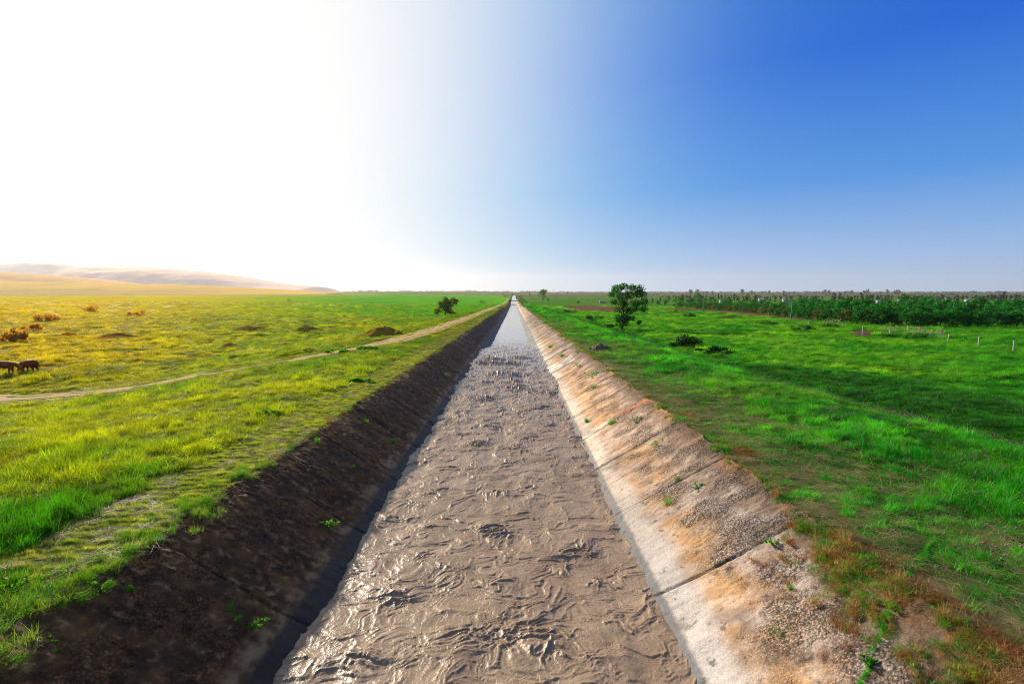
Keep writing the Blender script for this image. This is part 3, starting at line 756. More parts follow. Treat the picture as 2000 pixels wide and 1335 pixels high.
def crown(name, centres, radii, n, size, mat, parent, seed, **kw):
    V, F, rnd = leaves(centres, radii, n, size, seed, **kw)
    return link(name, mesh_from(name, V, F, False, {'rnd': rnd}), mat, parent)
def limbs(base_r, targets, seed, h0=0.25, sides=7, lean=(0, 0)):
    r = np.random.default_rng(seed); b = MB()
    top = max(t[2] for t in targets) * 0.75
    zs = np.linspace(-0.15, top, 8)
    tr = np.stack([lean[0] * zs / top + 0.06 * top * 0.3 * np.sin(zs * 1.3 / top * 3 + r.random() * 6), lean[1] * zs / top + 0.02 * top * np.cos(zs / top * 4), zs], 1)
    b.tube(tr, np.linspace(base_r, base_r * 0.25, 8), sides)
    for t in targets:
        t = np.asarray(t, float); z0 = min(t[2] * r.uniform(0.35, 0.6), top * 0.9)
        p0 = np.array([np.interp(z0, zs, tr[:, 0]), np.interp(z0, zs, tr[:, 1]), z0])
        mid = (p0 + t) / 2 + r.normal(size=3) * 0.05 * np.linalg.norm(t - p0) + np.array([0, 0, 0.08 * np.linalg.norm(t - p0)])
        b.tube([p0, mid, t], np.array([0.42, 0.25, 0.06]) * base_r, 5)
    return b

# ------------------------------------------------------------------ the big tree on the right bank
def crop_clusters(spec, D, depth, seed, k=4000.0):
    r = np.random.default_rng(seed); C = []; Rd = []
    for dx, dz, rr in spec:
        for q in range(2):
            C.append((dx * D / k + r.normal() * rr * 0.15 * D / k, r.uniform(-depth, depth), dz * D / k)); Rd.append(rr * D / k * r.uniform(0.8, 1.0))
    return np.array(C), np.array(Rd)
P = at(1216, 646); D = P[1]
t = empty('tree', P)
spec = [(-55, 325, 45), (0, 345, 38), (62, 335, 42), (128, 328, 42), (165, 285, 38), (150, 230, 45), (105, 290, 42), (35, 280, 48), (-35, 270, 48), (-100, 285, 36), (-70, 225, 36),
        (5, 215, 45), (90, 215, 45), (-30, 165, 42), (40, 160, 46), (100, 170, 34), (160, 175, 40), (75, 100, 32), (115, 68, 22), (-40, 105, 40), (15, 100, 44), (-25, 55, 34), (25, 55, 26), (-45, 85, 30), (18, 78, 34), (-12, 40, 26), (34, 100, 28)]
C_, Rd = crop_clusters(spec, D, 1.1, 11)
crown('crown', C_, Rd, 6200, 0.26, M_leaf_main, t, 12, shell=0.35)
limbs(0.20, C_[::2], 13).build('trunk', M_bark, t, True)
tag(t, 'tall dark green leafy tree standing alone on the right bank', 'tree')
P = at(870, 616); D = P[1]
t = empty('tree', P)
spec = [(-55, 40, 30), (-30, 75, 32), (10, 50, 34), (45, 30, 26), (70, 22, 16), (-75, 25, 20), (-10, 100, 30), (20, 105, 30), (60, 125, 26), (90, 115, 18), (30, 80, 34), (0, 130, 22), (75, 100, 20), (-45, 100, 18)]
C_, Rd = crop_clusters(spec, D, 1.0, 14)
crown('crown', C_, Rd, 2600, 0.34, M_leaf_left, t, 15, shell=0.35)
limbs(0.16, C_[::2], 16).build('trunk', M_bark, t, True)
tag(t, 'small olive green tree leaning right beside the dirt track', 'tree')
def small_tree(px, py, hpx, wpx, mat, label, seed, n=1100, group=None, cat='tree', low=0.25, leaf=None):
    P = at(px, py); D = P[1]; h = hpx * D / 1000.0; wd = wpx * D / 1000.0
    r = np.random.default_rng(seed); C_ = []; Rd = []
    for i in range(14):
        z = h * (low + (0.92 - low) * r.random()); q = 1 - abs(z / h - 0.55) * 1.1
        C_.append((r.uniform(-0.5, 0.5) * wd * q * 0.9, r.uniform(-0.5, 0.5) * wd * q * 0.9, z)); Rd.append(0.16 * (h + wd) / 2 * r.uniform(0.7, 1.2))
    t = empty('tree' if cat == 'tree' else 'bush', P)
    crown('crown' if cat == 'tree' else 'foliage', np.array(C_), np.array(Rd), n, leaf or max(0.1, 0.05 * (h + wd) / 2 + 0.05), mat, t, seed + 1, shell=0.3)
    limbs(0.025 * h + 0.02, C_[::2], seed + 2, sides=5).build('trunk' if cat == 'tree' else 'stem', M_bark, t, True)
    tag(t, label, cat, group); return t
small_tree(1060, 589, 23, 25, M_leaf_bush, 'rounded green tree on the right bank near the far end of the canal', 100)
small_tree(1018, 581, 7, 9, M_leaf_bram, 'tiny dark tree close to the far right end of the canal', 103, 400)
small_tree(1036, 579, 6, 8, M_leaf_far, 'tiny grey tree on the plain right of the canal end', 106, 300)
small_tree(943, 595, 9, 13, M_leaf_bush, 'low green bush by the track beyond the small olive tree', 109, 500, cat='bush', low=0.1)
small_tree(985, 580, 6, 12, M_leaf_bush, 'green bush at the left end of the far track', 112, 400, cat='bush', low=0.1)
# bare thin tree
P = at(1086, 597); D = P[1]; b = MB(); r = np.random.default_rng(21); h = 26 * D / 1000
b.tube([(0, 0, -0.2), (0.1, 0, h * 0.5), (0, 0.1, h)], [0.09, 0.06, 0.02], 6)
for i in range(26):
    z = h * r.uniform(0.3, 0.95); a = r.uniform(0, 6.28); L = h * r.uniform(0.15, 0.32)
    b.tube([(0.05, 0, z), (math.cos(a) * L * 0.6, math.sin(a) * L * 0.6, z + L * 0.4), (math.cos(a) * L, math.sin(a) * L, z + L * 0.9)], [0.03, 0.02, 0.008], 4)
t = empty('bare_tree', P); b.build('trunk', M_bark, t, True)
crown('crown', [(0, 0, h * 0.62), (0.5, 0, h * 0.5), (-0.4, 0, h * 0.45)], [h * 0.3, h * 0.2, h * 0.2], 90, 0.3, M_leaf_left, t, 22)
tag(t, 'thin bare tree with few leaves behind the right bank brambles', 'tree')

# ------------------------------------------------------------------ bushes and brambles
def mound_bush(px, py, hpx, wpx, mat, label, seed, n=900, leaf=0.16, group=None, name='bush', cat='bush', dy=0.6):
    P = at(px, py); D = P[1]; h = hpx * D / 1000.0; wd = wpx * D / 1000.0
    r = np.random.default_rng(seed); C_ = []; Rd = []
    for i in range(12):
        u = r.uniform(-0.42, 0.42); v = r.uniform(-0.42, 0.42) * dy; q = math.sqrt(max(0.05, 1 - (u / 0.5) ** 2))
        C_.append((u * wd, v * wd, h * q * r.uniform(0.15, 0.7))); Rd.append((wd * 0.14, wd * 0.14 * max(dy, 0.5), h * 0.30 * q))
    t = empty(name, P)
    crown('foliage', np.array(C_), np.array(Rd), n, leaf, mat, t, seed + 1, shell=0.3)
    b = MB()
    for i in range(7):
        c = C_[i]; b.tube([(0, 0, -0.1), (c[0] * 0.8, c[1] * 0.8, c[2] * 0.7), (c[0], c[1], c[2] + h * 0.25)], [0.03, 0.02, 0.008], 4)
    b.build('stem', M_bark, t, True)
    tag(t, label, cat, group); return t
for args in (
    (180, 608, 15, 30, M_leaf_warm, 'round rust orange bush standing alone in the left meadow', 200, 700, .30),
    (88, 628, 19, 55, M_leaf_warm, 'wide rusty orange bush left of the round bush', 203, 1100, .26),
    (25, 668, 30, 55, M_leaf_warm, 'large brownish bush at the left edge above the cattle', 206, 1400, .22),
    (64, 646, 18, 36, M_leaf_warm, 'dark orange bush between the wide bush and the left edge bush', 209, 800, .2),
    (268, 618, 14, 38, M_leaf_warm, 'loose orange bush right of the round bush', 212, 800, .24),
    (135, 655, 9, 30, M_leaf_warm, 'low orange scrub on the meadow above the cattle', 215, 500, .18),
    (380, 626, 6, 14, M_leaf_warm, 'tiny dark orange shrub in the middle of the left meadow', 218, 300, .2),
    (565, 589, 7, 13, M_leaf_bush, 'small green shrub at the edge of the far left field', 221, 300, .3),
    (272, 556, 10, 18, M_leaf_warm, 'orange clump of trees at the left end of the hilltop trees', 224, 400, 1.6),
    (300, 561, 8, 44, M_leaf_warm, 'long orange thicket below the hilltop trees', 227, 700, 1.6),
    (340, 552, 7, 18, M_leaf_warm, 'orange trees on the rise right of the long thicket', 230, 400, 1.6),
    (425, 567, 9, 22, M_leaf_warm, 'orange thicket at the field edge below the tapering hill', 233, 500, 1.2),
    (150, 566, 6, 20, M_leaf_warm, 'pair of small orange trees at the far field edge on the left', 236, 300, 1.0),
    (376, 565, 4, 12, M_leaf_warm, 'small orange scrub between the two thickets', 239, 200, 1.0),
    (530, 564, 4, 12, M_leaf_warm, 'small brown scrub on the far field under the hill end', 242, 200, 1.0),
    (625, 568, 4, 7, M_leaf_bram, 'lone dark scrub on the bright green far field', 245, 200, .8)):
    mound_bush(*args)
for args in (
    (1340, 676, 24, 74, M_leaf_bram, 'big dark bramble mound at the foot of the right bank', 260, 2600, .16),
    (1395, 689, 14, 66, M_leaf_bram, 'low dark bramble spreading right of the big mound', 263, 1500, .15),
    (1160, 626, 14, 46, M_leaf_bram, 'dark bramble on the bank left of the tall tree', 266, 1400, .18),
    (1112, 611, 10, 34, M_leaf_bram, 'dark bramble beyond the one left of the tall tree', 269, 900, .2),
    (1190, 640, 9, 34, M_leaf_bram, 'small dark bramble touching the tall tree trunk on its left', 272, 900, .16),
    (1348, 620, 12, 26, M_leaf_bram, 'round dark bush in the lit field near the brown strip', 275, 900, .2),
    (1318, 612, 8, 20, M_leaf_bush, 'green bush left of the round dark bush in the field', 278, 600, .2),
    (1430, 622, 9, 54, M_leaf_bush, 'long low green hedge scrub by the first pole', 281, 1100, .2),
    (1490, 634, 10, 60, M_leaf_bush, 'green scrub spreading before the tall pole', 284, 1300, .2),
    (1565, 643, 10, 64, M_leaf_bush, 'green scrub around the first white fence posts', 287, 1300, .2),
    (1620, 640, 11, 46, M_leaf_bush, 'green scrub left of the bare earth scrape', 290, 1000, .2),
    (1800, 662, 14, 66, M_leaf_bush, 'tangled green scrub beneath the reed plumes', 293, 1500, .17),
    (1735, 657, 8, 44, M_leaf_bush, 'low green scrub right of the bare earth scrape', 296, 900, .17)):
    mound_bush(*args)
# clumps at the left lip of the canal, close by
for args in (
    (520, 812, 15, 50, M_weed, 'low green weed clump beside the mown strip', 309, 700, .06),
    (700, 745, 10, 66, M_weed, 'green weeds where the two tracks meet', 312, 900, .09),
    (655, 690, 10, 52, M_weed, 'low weeds above the track junction', 315, 700, .1),
    (715, 682, 9, 44, M_weed, 'green weeds right above the track junction', 318, 700, .1)):
    mound_bush(*args, name='weed_clump', cat='weeds')

# ------------------------------------------------------------------ earth mounds
def mound(px, py, hpx, wpx, mat, label, seed, name='earth_mound', cat='mound', skew=0.0):
    P = at(px, py); D = P[1]; h = hpx * D / 1000.0; wd = wpx * D / 1000.0
    u = np.linspace(-1, 1, 40); U, Vv = np.meshgrid(u, u)
    r = np.hypot(U - skew * 0.2, Vv) * (1 + 0.35 * fbm(U * 1.6 + seed, Vv * 1.6, 3, seed=seed + 3)); q = np.clip(1 - r, 0, 1) ** 0.75
    Z = h * q * (1 + 0.8 * fbm(U * 2.4 + seed, Vv * 2.4, 5, gain=0.6, seed=seed)) + 0.10 * h * fbm(U * 9 + seed, Vv * 9, 3)
    X = U * wd / 2; Y = Vv * wd / 2
    Z = Z + ground_z(X + P[0], Y + P[1]) - P[2] - 0.12 * (r > 0.9) - 0.03
    o = link(name, mesh_from(name, np.stack([X, Y, Z], -1).reshape(-1, 3), grid_faces(40, 40), True), mat, None, P)
    tag(o, label, cat); return o
MOUNDS = [(742, 657, 20, 92, 'reddish earth mound beside the track, largest of the meadow mounds'), (602, 648, 13, 66, 'brown earth mound left of the largest one'),
          (490, 646, 10, 78, 'flat brown earth mound in the middle of the left meadow'), (225, 661, 8, 90, 'low grass topped bank in the left meadow'), (445, 676, 6, 40, 'small dark hump below the flat brown mound')]
for i, (px, py, h_, w_, lb) in enumerate(MOUNDS):
    mound(px, py, h_, w_, M_earth, lb, 5 + i)
mound(1170, 682, 13, 46, M_rubble, 'grey rubble heap on the right bank top', 19, 'rubble_heap', 'rubble')

# ------------------------------------------------------------------ poles and fence posts
def pole(px, py, top, label, group, lean=0.0, arm=False):
    P = at(px, py); h = (py - top) * P[1] / 1000.0
    t = empty('utility_pole', P)
    b = MB(); b.tube([(0, 0, -0.3), (lean * h * 0.5, 0, h * 0.5), (lean * h, 0, h)], [0.11 * h / 6 + 0.04, 0.09 * h / 6 + 0.035, 0.07 * h / 6 + 0.03], 10)
    b.build('pole', M_pole, t, True)
    b = MB(); b.tube([(lean * h, 0, h - 0.05), (lean * h, 0, h + 0.12)], [0.09, 0.05], 8); b.build('cap', M_pole, t)
    if arm:
        b = MB(); b.box((lean * h, 0, h - 0.35), (1.1, 0.08, 0.1)); ca_o = b.build('crossarm', M_bark, t)
        for x in (-0.45, 0.0, 0.45):
            b = MB(); b.tube([(lean * h + x, 0, h - 0.3), (lean * h + x, 0, h - 0.12)], 0.04, 6); b.build('insulator', M_white, ca_o)
    tag(t, label, 'pole', group)
pole(1544, 626, 588, 'tall blue grey pole rising in front of the orchard', 'poles across the right field', 0.05)
pole(1373, 613, 582, 'blue grey pole left of the tallest one, by the brown strip', 'poles across the right field', 0.01)
pole(1272, 601, 579, 'grey pole just right of the big tree crown', 'poles across the right field')
pole(1178, 594, 576, 'grey pole just left of the big tree crown', 'poles across the right field', 0, True)
pole(1148, 589, 577, 'short grey pole over the ploughed patch', 'poles across the right field', 0, True)
pole(1127, 587, 575, 'short grey pole left of the one over the ploughed patch', 'poles across the right field', 0, True)
POSTS = [(1579, 636, 9, 0, 'pale post nearest the tall pole'), (1607, 638, 6, 0, 'short pale post second from the tall pole'), (1645, 640, 6, 0, 'short pale post left of the bare scrape'),
         (1684, 656, 18, 0.02, 'pale post standing in front of the bare scrape'), (1738, 651, 8, 0, 'short pale post half hidden by scrub right of the scrape'), (1792, 655, 8, 0, 'short pale post among the reed plumes'),
         (1851, 669, 17, 0.08, 'leaning pale post at the right end of the reeds'), (1911, 675, 19, 0, 'straight pale post second from the right edge'), (1979, 685, 20, 0, 'pale post nearest the right edge of the field')]
for px, py, hp, lean, lb in POSTS:
    P = at(px, py); h = hp * P[1] / 1000.0
    b = MB(); b.tube([(0, 0, -0.2), (lean * h * 0.5, 0, h * 0.5), (lean * h, 0.0, h)], [0.075, 0.07, 0.065], 8)
    b.tube([(lean * h, 0, h), (lean * h * 1.05, 0, h + 0.04)], [0.06, 0.03], 8)
    o = b.build('fence_post', M_post, None, True, P); tag(o, lb, 'fence post', 'pale fence posts along the right field')
# reeds with pale plumes
for i, (px, py, hp, wp, nst, lb) in enumerate(((1625, 637, 13, 34, 26, 'pale reed plumes behind the short posts left of the scrape'), (1735, 648, 11, 36, 22, 'pale reed plumes right of the bare scrape'),
                                          (1785, 655, 16, 46, 36, 'thick stand of pale reed plumes in the middle of the fence line'), (1830, 659, 14, 36, 26, 'pale reed plumes beside the leaning post'))):
    P = at(px, py); k = P[1] / 1000.0; r = np.random.default_rng(400 + i)
    t = empty('reed_clump', P); bs = MB(); PV = []; 
    for q in range(nst):
        x = r.uniform(-0.5, 0.5) * wp * k; y = r.uniform(-0.5, 0.5); h = hp * k * r.uniform(0.6, 1.05); lx = r.normal() * 0.12
        bs.tube([(x * 0.6, y * 0.6, -0.05), (x, y, h * 0.6), (x + lx, y, h)], [0.012, 0.01, 0.005], 4)
        PV.append((x + lx, y, h))
    bs.build('stem', M_post, t)
    for q, pv_ in enumerate(PV):
        V, F, rd = leaves([pv_], [(0.10, 0.08, 0.2)], 14, 0.13, 420 + i * 50 + q, shell=0.1)
        link('plume', mesh_from('plume', V, F, False, {'rnd': rd}), M_reed, t)
    tag(t, lb, 'reeds', 'reed plumes along the fence')

# ------------------------------------------------------------------ orchard
def proto_tree(name, seed, h, wd, n, leaf, mat, low=0.12, col=False):
    r = np.random.default_rng(seed); C_ = []; Rd = []
    for i in range(20):
        z = h * (low + (0.94 - low) * r.random() ** 0.8)
        q = (math.sqrt(max(0.08, 1 - ((z / h - 0.5) / 0.55) ** 2))) if not col else (0.5 + 0.5 * min(1, (1 - z / h) * 2.5))
        a = r.uniform(0, 6.28); rr = math.sqrt(r.random()) * wd * 0.40 * q
        C_.append((math.cos(a) * rr, math.sin(a) * rr, z)); Rd.append(wd * 0.15 * r.uniform(0.7, 1.3))
    t = empty(name)
    crown('crown', np.array(C_), np.array(Rd), n, leaf, mat, t, seed + 1, shell=0.25, flat=1.0)
    limbs(0.03 * h, C_[::2], seed + 2, sides=5).build('trunk', M_bark, t, True)
    return t
front_line = [(-1.0, 0)]
def front_D(px):
    q = at(px, float(np.interp(px, [1300, 1330, 1420, 1545, 1640, 1760, 2000, 2200], [599, 601, 607, 621, 632, 637, 641, 645])))
    return q[1]
FD_px = np.arange(1290, 2300, 15); FD = np.array([front_D(p) for p in FD_px])
oproto = [proto_tree('orchard_tree', 500 + 10 * i, 1.0, 0.9, 1300, 0.052, M_leaf_orch) for i in range(4)]
yproto = [proto_tree('orchard_tree', 560 + 10 * i, 1.0, 1.0, 900, 0.055, M_leaf_orch2) for i in range(2)]
used = set()
def place(proto, P, h, wx_, label, group, rz, cat='tree'):
    if id(proto) in used: o = copy_tree(proto)
    else: used.add(id(proto)); o = proto
    o.location = P; o.rotation_euler = (0, 0, rz); o.scale = (h * wx_, h * wx_, h)
    tag(o, label, cat, group); return o
LB_O = ('dark green orchard tree in the dense rows behind the fence posts', 'dark green trees of the orchard')
LB_Y = ('yellowish young orchard tree in the front row along the brown strip', 'yellowish young trees in the orchard front row')
def ztop(Yd, ppx, prow, h): return 0
r = np.random.default_rng(600)
for row, (dD, hh, stepm) in enumerate(((0, 4.2, 3.4), (9, 4.8, 4.0), (20, 5.4, 4.6), (40, 6.0, 6.0), (75, 6.6, 8.5), (125, 7.0, 12.0))):
    px = 1318.0 + 12 * row
    while px < 2090:
        D = float(np.interp(px, FD_px, FD)) + dD + r.uniform(-1.5, 1.5)
        P = gp(px, D)
        h = hh * r.uniform(0.85, 1.15)
        if px < 1560: h *= 0.80
        young = row == 0 and px < 1530 and r.random() < 0.75 or (row == 0 and r.random() < 0.08)
        if young: place(yproto[r.integers(2)], P, h * 0.85, 1.1, *LB_Y, r.uniform(0, 6.28))
        else: place(oproto[r.integers(4)], P, h, r.uniform(0.95, 1.3), *LB_O, r.uniform(0, 6.28))
        px += 0.80 * stepm / D * 1000 * r.uniform(0.8, 1.25)

# trees between the orchard and the plain
pproto = [proto_tree('poplar', 640 + 10 * i, 1.0, 0.36, 700, 0.055, M_leaf_pop, 0.08, True) for i in range(3)]
bproto = [proto_tree('broadleaf_tree', 680 + 10 * i, 1.0, 0.9, 700, 0.06, M_leaf_pop, 0.1) for i in range(2)]
gproto = [proto_tree('green_tree', 700 + 10 * i, 1.0, 0.95, 900, 0.055, M_leaf_orch, 0.1) for i in range(2)]
px = 1290
while px < 2100:
    D = r.uniform(640, 820); P = gp(px, D); dens = 0.6 + 0.4 * math.sin(px / 37.0)
    place(pproto[r.integers(3)], P, r.uniform(8, 13) * (1.15 if r.random() < 0.15 else 0.9), r.uniform(0.8, 1.3), 'slim grey green poplar in the long row behind the orchard', 'poplars behind the orchard', r.uniform(0, 6.28))
    px += r.uniform(3, 10) / max(dens, 0.25)
px = 1275
while px < 2080:
    D = r.uniform(560, 900); P = gp(px, D)
    place(bproto[r.integers(2)], P, r.uniform(6, 10), r.uniform(0.9, 1.3), 'rounded grey green tree between the poplars and the plain', 'rounded trees among the poplars', r.uniform(0, 6.28))
    px += r.uniform(14, 42)
for px, D, h, lb in ((1327, 330, 8.5, 'bright dark green tree right of the big bank tree'), (1350, 380, 8.0, 'bushy green tree second right of the big bank tree'), (1392, 420, 9.0, 'bushy green tree over the left end of the orchard'),
                     (1300, 420, 7.0, 'low green tree nearest the big bank tree on its right'), (1364, 560, 13.0, 'tall grey green tree above the left end of the orchard'), (1776, 330, 10.0, 'tallest dark tree standing out of the orchard rows'), (1818, 260, 8.0, 'broad dark tree right of the tallest orchard tree'),
                     (1420, 380, 8.0, 'green tree by the white roof at the orchard end'), (1285, 480, 6.0, 'small green tree touching the big bank tree crown'), (1130, 560, 4.5, 'small tree far behind the ploughed patch'), (1070, 700, 6.0, 'small tree behind the round bank tree')):
    place(gproto[r.integers(2)], gp(px, D), h, r.uniform(0.9, 1.15), lb, None, r.uniform(0, 6.28))

# ------------------------------------------------------------------ farm buildings
def house(px, D, w_, d_, hw, hr, roof, label, rz=0.0, lift=0.0):
    w_, d_, hr, hw = w_ * 0.5, d_ * 0.6, hr * 0.6, hw * 0.82; P = gp(px, D); P[2] += lift
    t = empty('farm_building', P, rz)
    b = MB(); b.box((0, 0, hw / 2 - 0.2), (w_, d_, hw + 0.4)); wl_o = b.build('wall', M_white, t)
    ov = 0.4; x, y = w_ / 2 + ov, d_ / 2 + ov; z0 = hw - 0.05; zr = hw + hr
    b = MB()
    V = [(-x, -y, z0), (x, -y, z0), (x, y, z0), (-x, y, z0), (-x, 0, zr), (x, 0, zr), (-x, -y, z0 - 0.2), (x, -y, z0 - 0.2), (x, y, z0 - 0.2), (-x, y, z0 - 0.2)]
    b.add(V, [(0, 1, 5, 4), (2, 3, 4, 5), (6, 7, 1, 0), (8, 9, 3, 2), (9, 8, 7, 6)])
    b.add(V, [(0, 4, 3), (1, 2, 5)]); b.add(V, [(7, 8, 2, 1), (9, 6, 0, 3)])
    b.build('roof', roof, t)
    for i in range(int(w_ // 4)):
        b = MB(); b.box((-w_ / 2 + 2 + i * 4, -d_ / 2 - 0.02, hw * 0.55), (1.2, 0.1, 1.1)); b.build('window', M_dark, wl_o)
    tag(t, label, 'building'); return t
house(1177, 640, 15, 6, 3.2, 1.2, M_white, 'long low white shed on the plain left of the big tree')
house(1412, 600, 12, 7, 5.0, 2.2, M_white, 'white house with pale roof above the left end of the orchard', 0.3)
house(1402, 470, 5, 4, 3.0, 1.2, M_white, 'tiny white hut below the pale roofed house', 0.2)
house(1487, 620, 9, 7, 6.0, 2.0, M_greyroof, 'grey roofed house showing over the orchard behind the tall pole', -0.2)
house(1533, 620, 7, 6, 6.0, 2.0, M_white, 'white gable right of the grey roofed house', 0.4)
house(1701, 560, 9, 7, 5.5, 2.2, M_white, 'white pointed gable above the middle of the orchard', 1.2)
house(1718, 580, 10, 6, 4.5, 1.6, M_greyroof, 'low pale house right of the white pointed gable', 0.1)
house(1759, 590, 8, 6, 5.5, 1.6, M_white, 'small white house left of the red roof', 0.2)
house(1800, 560, 9, 7, 6.5, 3.0, M_redroof, 'house with a bright red roof above the orchard', 0.5)
house(1853, 640, 10, 7, 7.5, 2.2, M_greyroof, 'grey blue roof right of the red roofed house', -0.3)
house(1890, 600, 7, 6, 5.5, 2.0, M_white, 'white house near the right end of the building line', 0.2)

# ------------------------------------------------------------------ far plain trees
fproto = [proto_tree('far_tree', 740 + 10 * i, 1.0, 1.0, 420, 0.085, M_leaf_far, 0.12) for i in range(2)]
for px, h in ((1349, 22), (1362, 24), (1374, 12), (1381, 15), (1392, 16), (1449, 24), (1468, 18), (1475, 12), (1490, 12), (1503, 18), (1531, 17), (1542, 12), (1551, 14), (1591, 12), (1601, 13), (1607, 15), (1612, 22), (1620, 20), (1630, 13), (1640, 14), (1651, 14), (1664, 20), (1688, 18), (1695, 26), (1720, 14), (1733, 24), (1750, 22), (1756, 22), (1290, 12), (1240, 13), (1310, 12), (1108, 12), (1090, 10)):
    D = r.uniform(2300, 2700); P = gp(px, D)
    P[2] += 4
    place(fproto[r.integers(2)], P + np.array([0, 0, -4.5]), h, r.uniform(0.8, 1.2), 'distant lone tree on the far edge of the plain', 'distant trees along the horizon', r.uniform(0, 6.28))
V_, F_, R_, o_ = [], [], [], 0
rr = np.random.default_rng(77); CC, RR = [], []
for i in range(1700):
    px = rr.uniform(640, 2300); D = rr.uniform(3300, 5200); P = gp(px, D)
    h = rr.uniform(7, 15) * (1.25 if fbm(np.array([px / 40.0]), np.array([0.5]))[0] > 0.15 else 0.85)
    CC.append((P[0], P[1], P[2] + h * 0.45)); RR.append((h * rr.uniform(0.8, 2.2), h, h * 0.6))
for i in range(700):
    px = rr.uniform(1250, 2300); D = rr.choice([1150, 1500, 1900]) + rr.uniform(-30, 30); P = gp(px, D)
    if fbm(np.array([px / 60.0]), np.array([D / 200.0]))[0] < -0.05: continue
    h = rr.uniform(3, 6); CC.append((P[0], P[1], P[2] + h * 0.45)); RR.append((h * 1.2, h, h * 0.6))
V, F, rd = leaves(CC, RR, 34000, 3.6, 78, shell=0.3)
o = link('treeline', mesh_from('treeline', V, F, False, {'rnd': rd}), M_leaf_far)
tag(o, 'hazy line of far woods and hedges along the horizon', 'woods', kind='stuff')

# ------------------------------------------------------------------ cattle
def cow(loc, rz, scale, mat, label, headz=0.18, sway=0.0):
    t = empty('cow', loc, rz, scale)
    N = []; E = []; Rr = []
    def chain(pts, start=None):
        prev = start
        for (x, y, z, ra) in pts:
            N.append((x, y, z)); Rr.append(ra); k = len(N) - 1
            if prev is not None: E.append((prev, k))
            prev = k
        return prev
    chain([(-0.35, 0, 1.02, .36)])                                # belly first: root of the skin
    chain([(-0.78, 0, 1.10, .30), (-0.98, 0, 1.14, .18)], 0); rump = 1; tail = 2
    ch = chain([(0.05, 0, 1.02, .38), (0.45, 0, 1.05, .34)], 0)
    chain([(0.78, 0.02, 1.04, .21), (1.02, sway, 0.80, .155), (1.20, sway * 1.4, 0.50, .135), (1.32, sway * 1.5, headz + 0.12, .10), (1.36, sway * 1.5, headz, .085)], ch)
    hd = len(N) - 3
    for s in (-1, 1):
        chain([(-0.74, .17 * s, .86, .20), (-0.62, .2 * s, .62, .125), (-0.84 + .04 * s, .19 * s, .40, .075), (-0.80 + .06 * s, .19 * s, .12, .055), (-0.76 + .06 * s, .19 * s, 0.0, .065)], rump)
        chain([(0.48, .18 * s, .80, .16), (0.42 + .05 * s, .18 * s, .56, .095), (0.44 + .08 * s, .17 * s, .34, .07), (0.44 + .09 * s, .17 * s, .10, .05), (0.47 + .09 * s, .17 * s, 0.0, .062)], ch)
    me = bpy.data.meshes.new('body'); me.from_pydata(N, E, []); me.update()
    o = link('body', me, mat, t)
    md = o.modifiers.new('skin', 'SKIN')
    if not me.skin_vertices: me.attributes.new('skin', 'FLOAT', 'POINT')
    sv = me.skin_vertices[0].data
    for i, ra in enumerate(Rr): sv[i].radius = (ra, ra)
    sv[0].use_root = True
    md.use_smooth_shade = True
    sb = o.modifiers.new('sub', 'SUBSURF'); sb.levels = 2; sb.render_levels = 2
    for s in (-1, 1):
        b = MB(); b.tube([(1.12, sway + .10 * s, .62), (1.06, sway + .22 * s, .66), (1.02, sway + .30 * s, .60)], [.03, .055, .015], 6); b.build('ear', mat, t, True)
        b = MB(); b.tube([(1.08, sway + .07 * s, .68), (1.10, sway + .17 * s, .76), (1.17, sway + .19 * s, .84)], [.035, .025, .008], 6); b.build('horn', M_horn, t, True)
    b = MB(); b.tube([(-1.0, 0, 1.2), (-1.12, 0, 1.0), (-1.13, 0.02, .6), (-1.14, 0.03, .42)], [.045, .03, .025, .05], 6); b.build('tail', mat, t, True)
    tag(t, label, 'cow', 'two brown cows grazing in the left meadow'); return t
P = at(57, 727); cow(P + np.array([0, 0, -0.06]), math.pi - 0.15, 0.80, M_cow2, 'dark brown cow on the right, facing left with its head lowered')
P = at(10, 732); cow(P + np.array([0, 0, -0.06]), 0.45, 0.86, M_cow, 'reddish brown cow cut by the left edge, head down towards the other', 0.3)

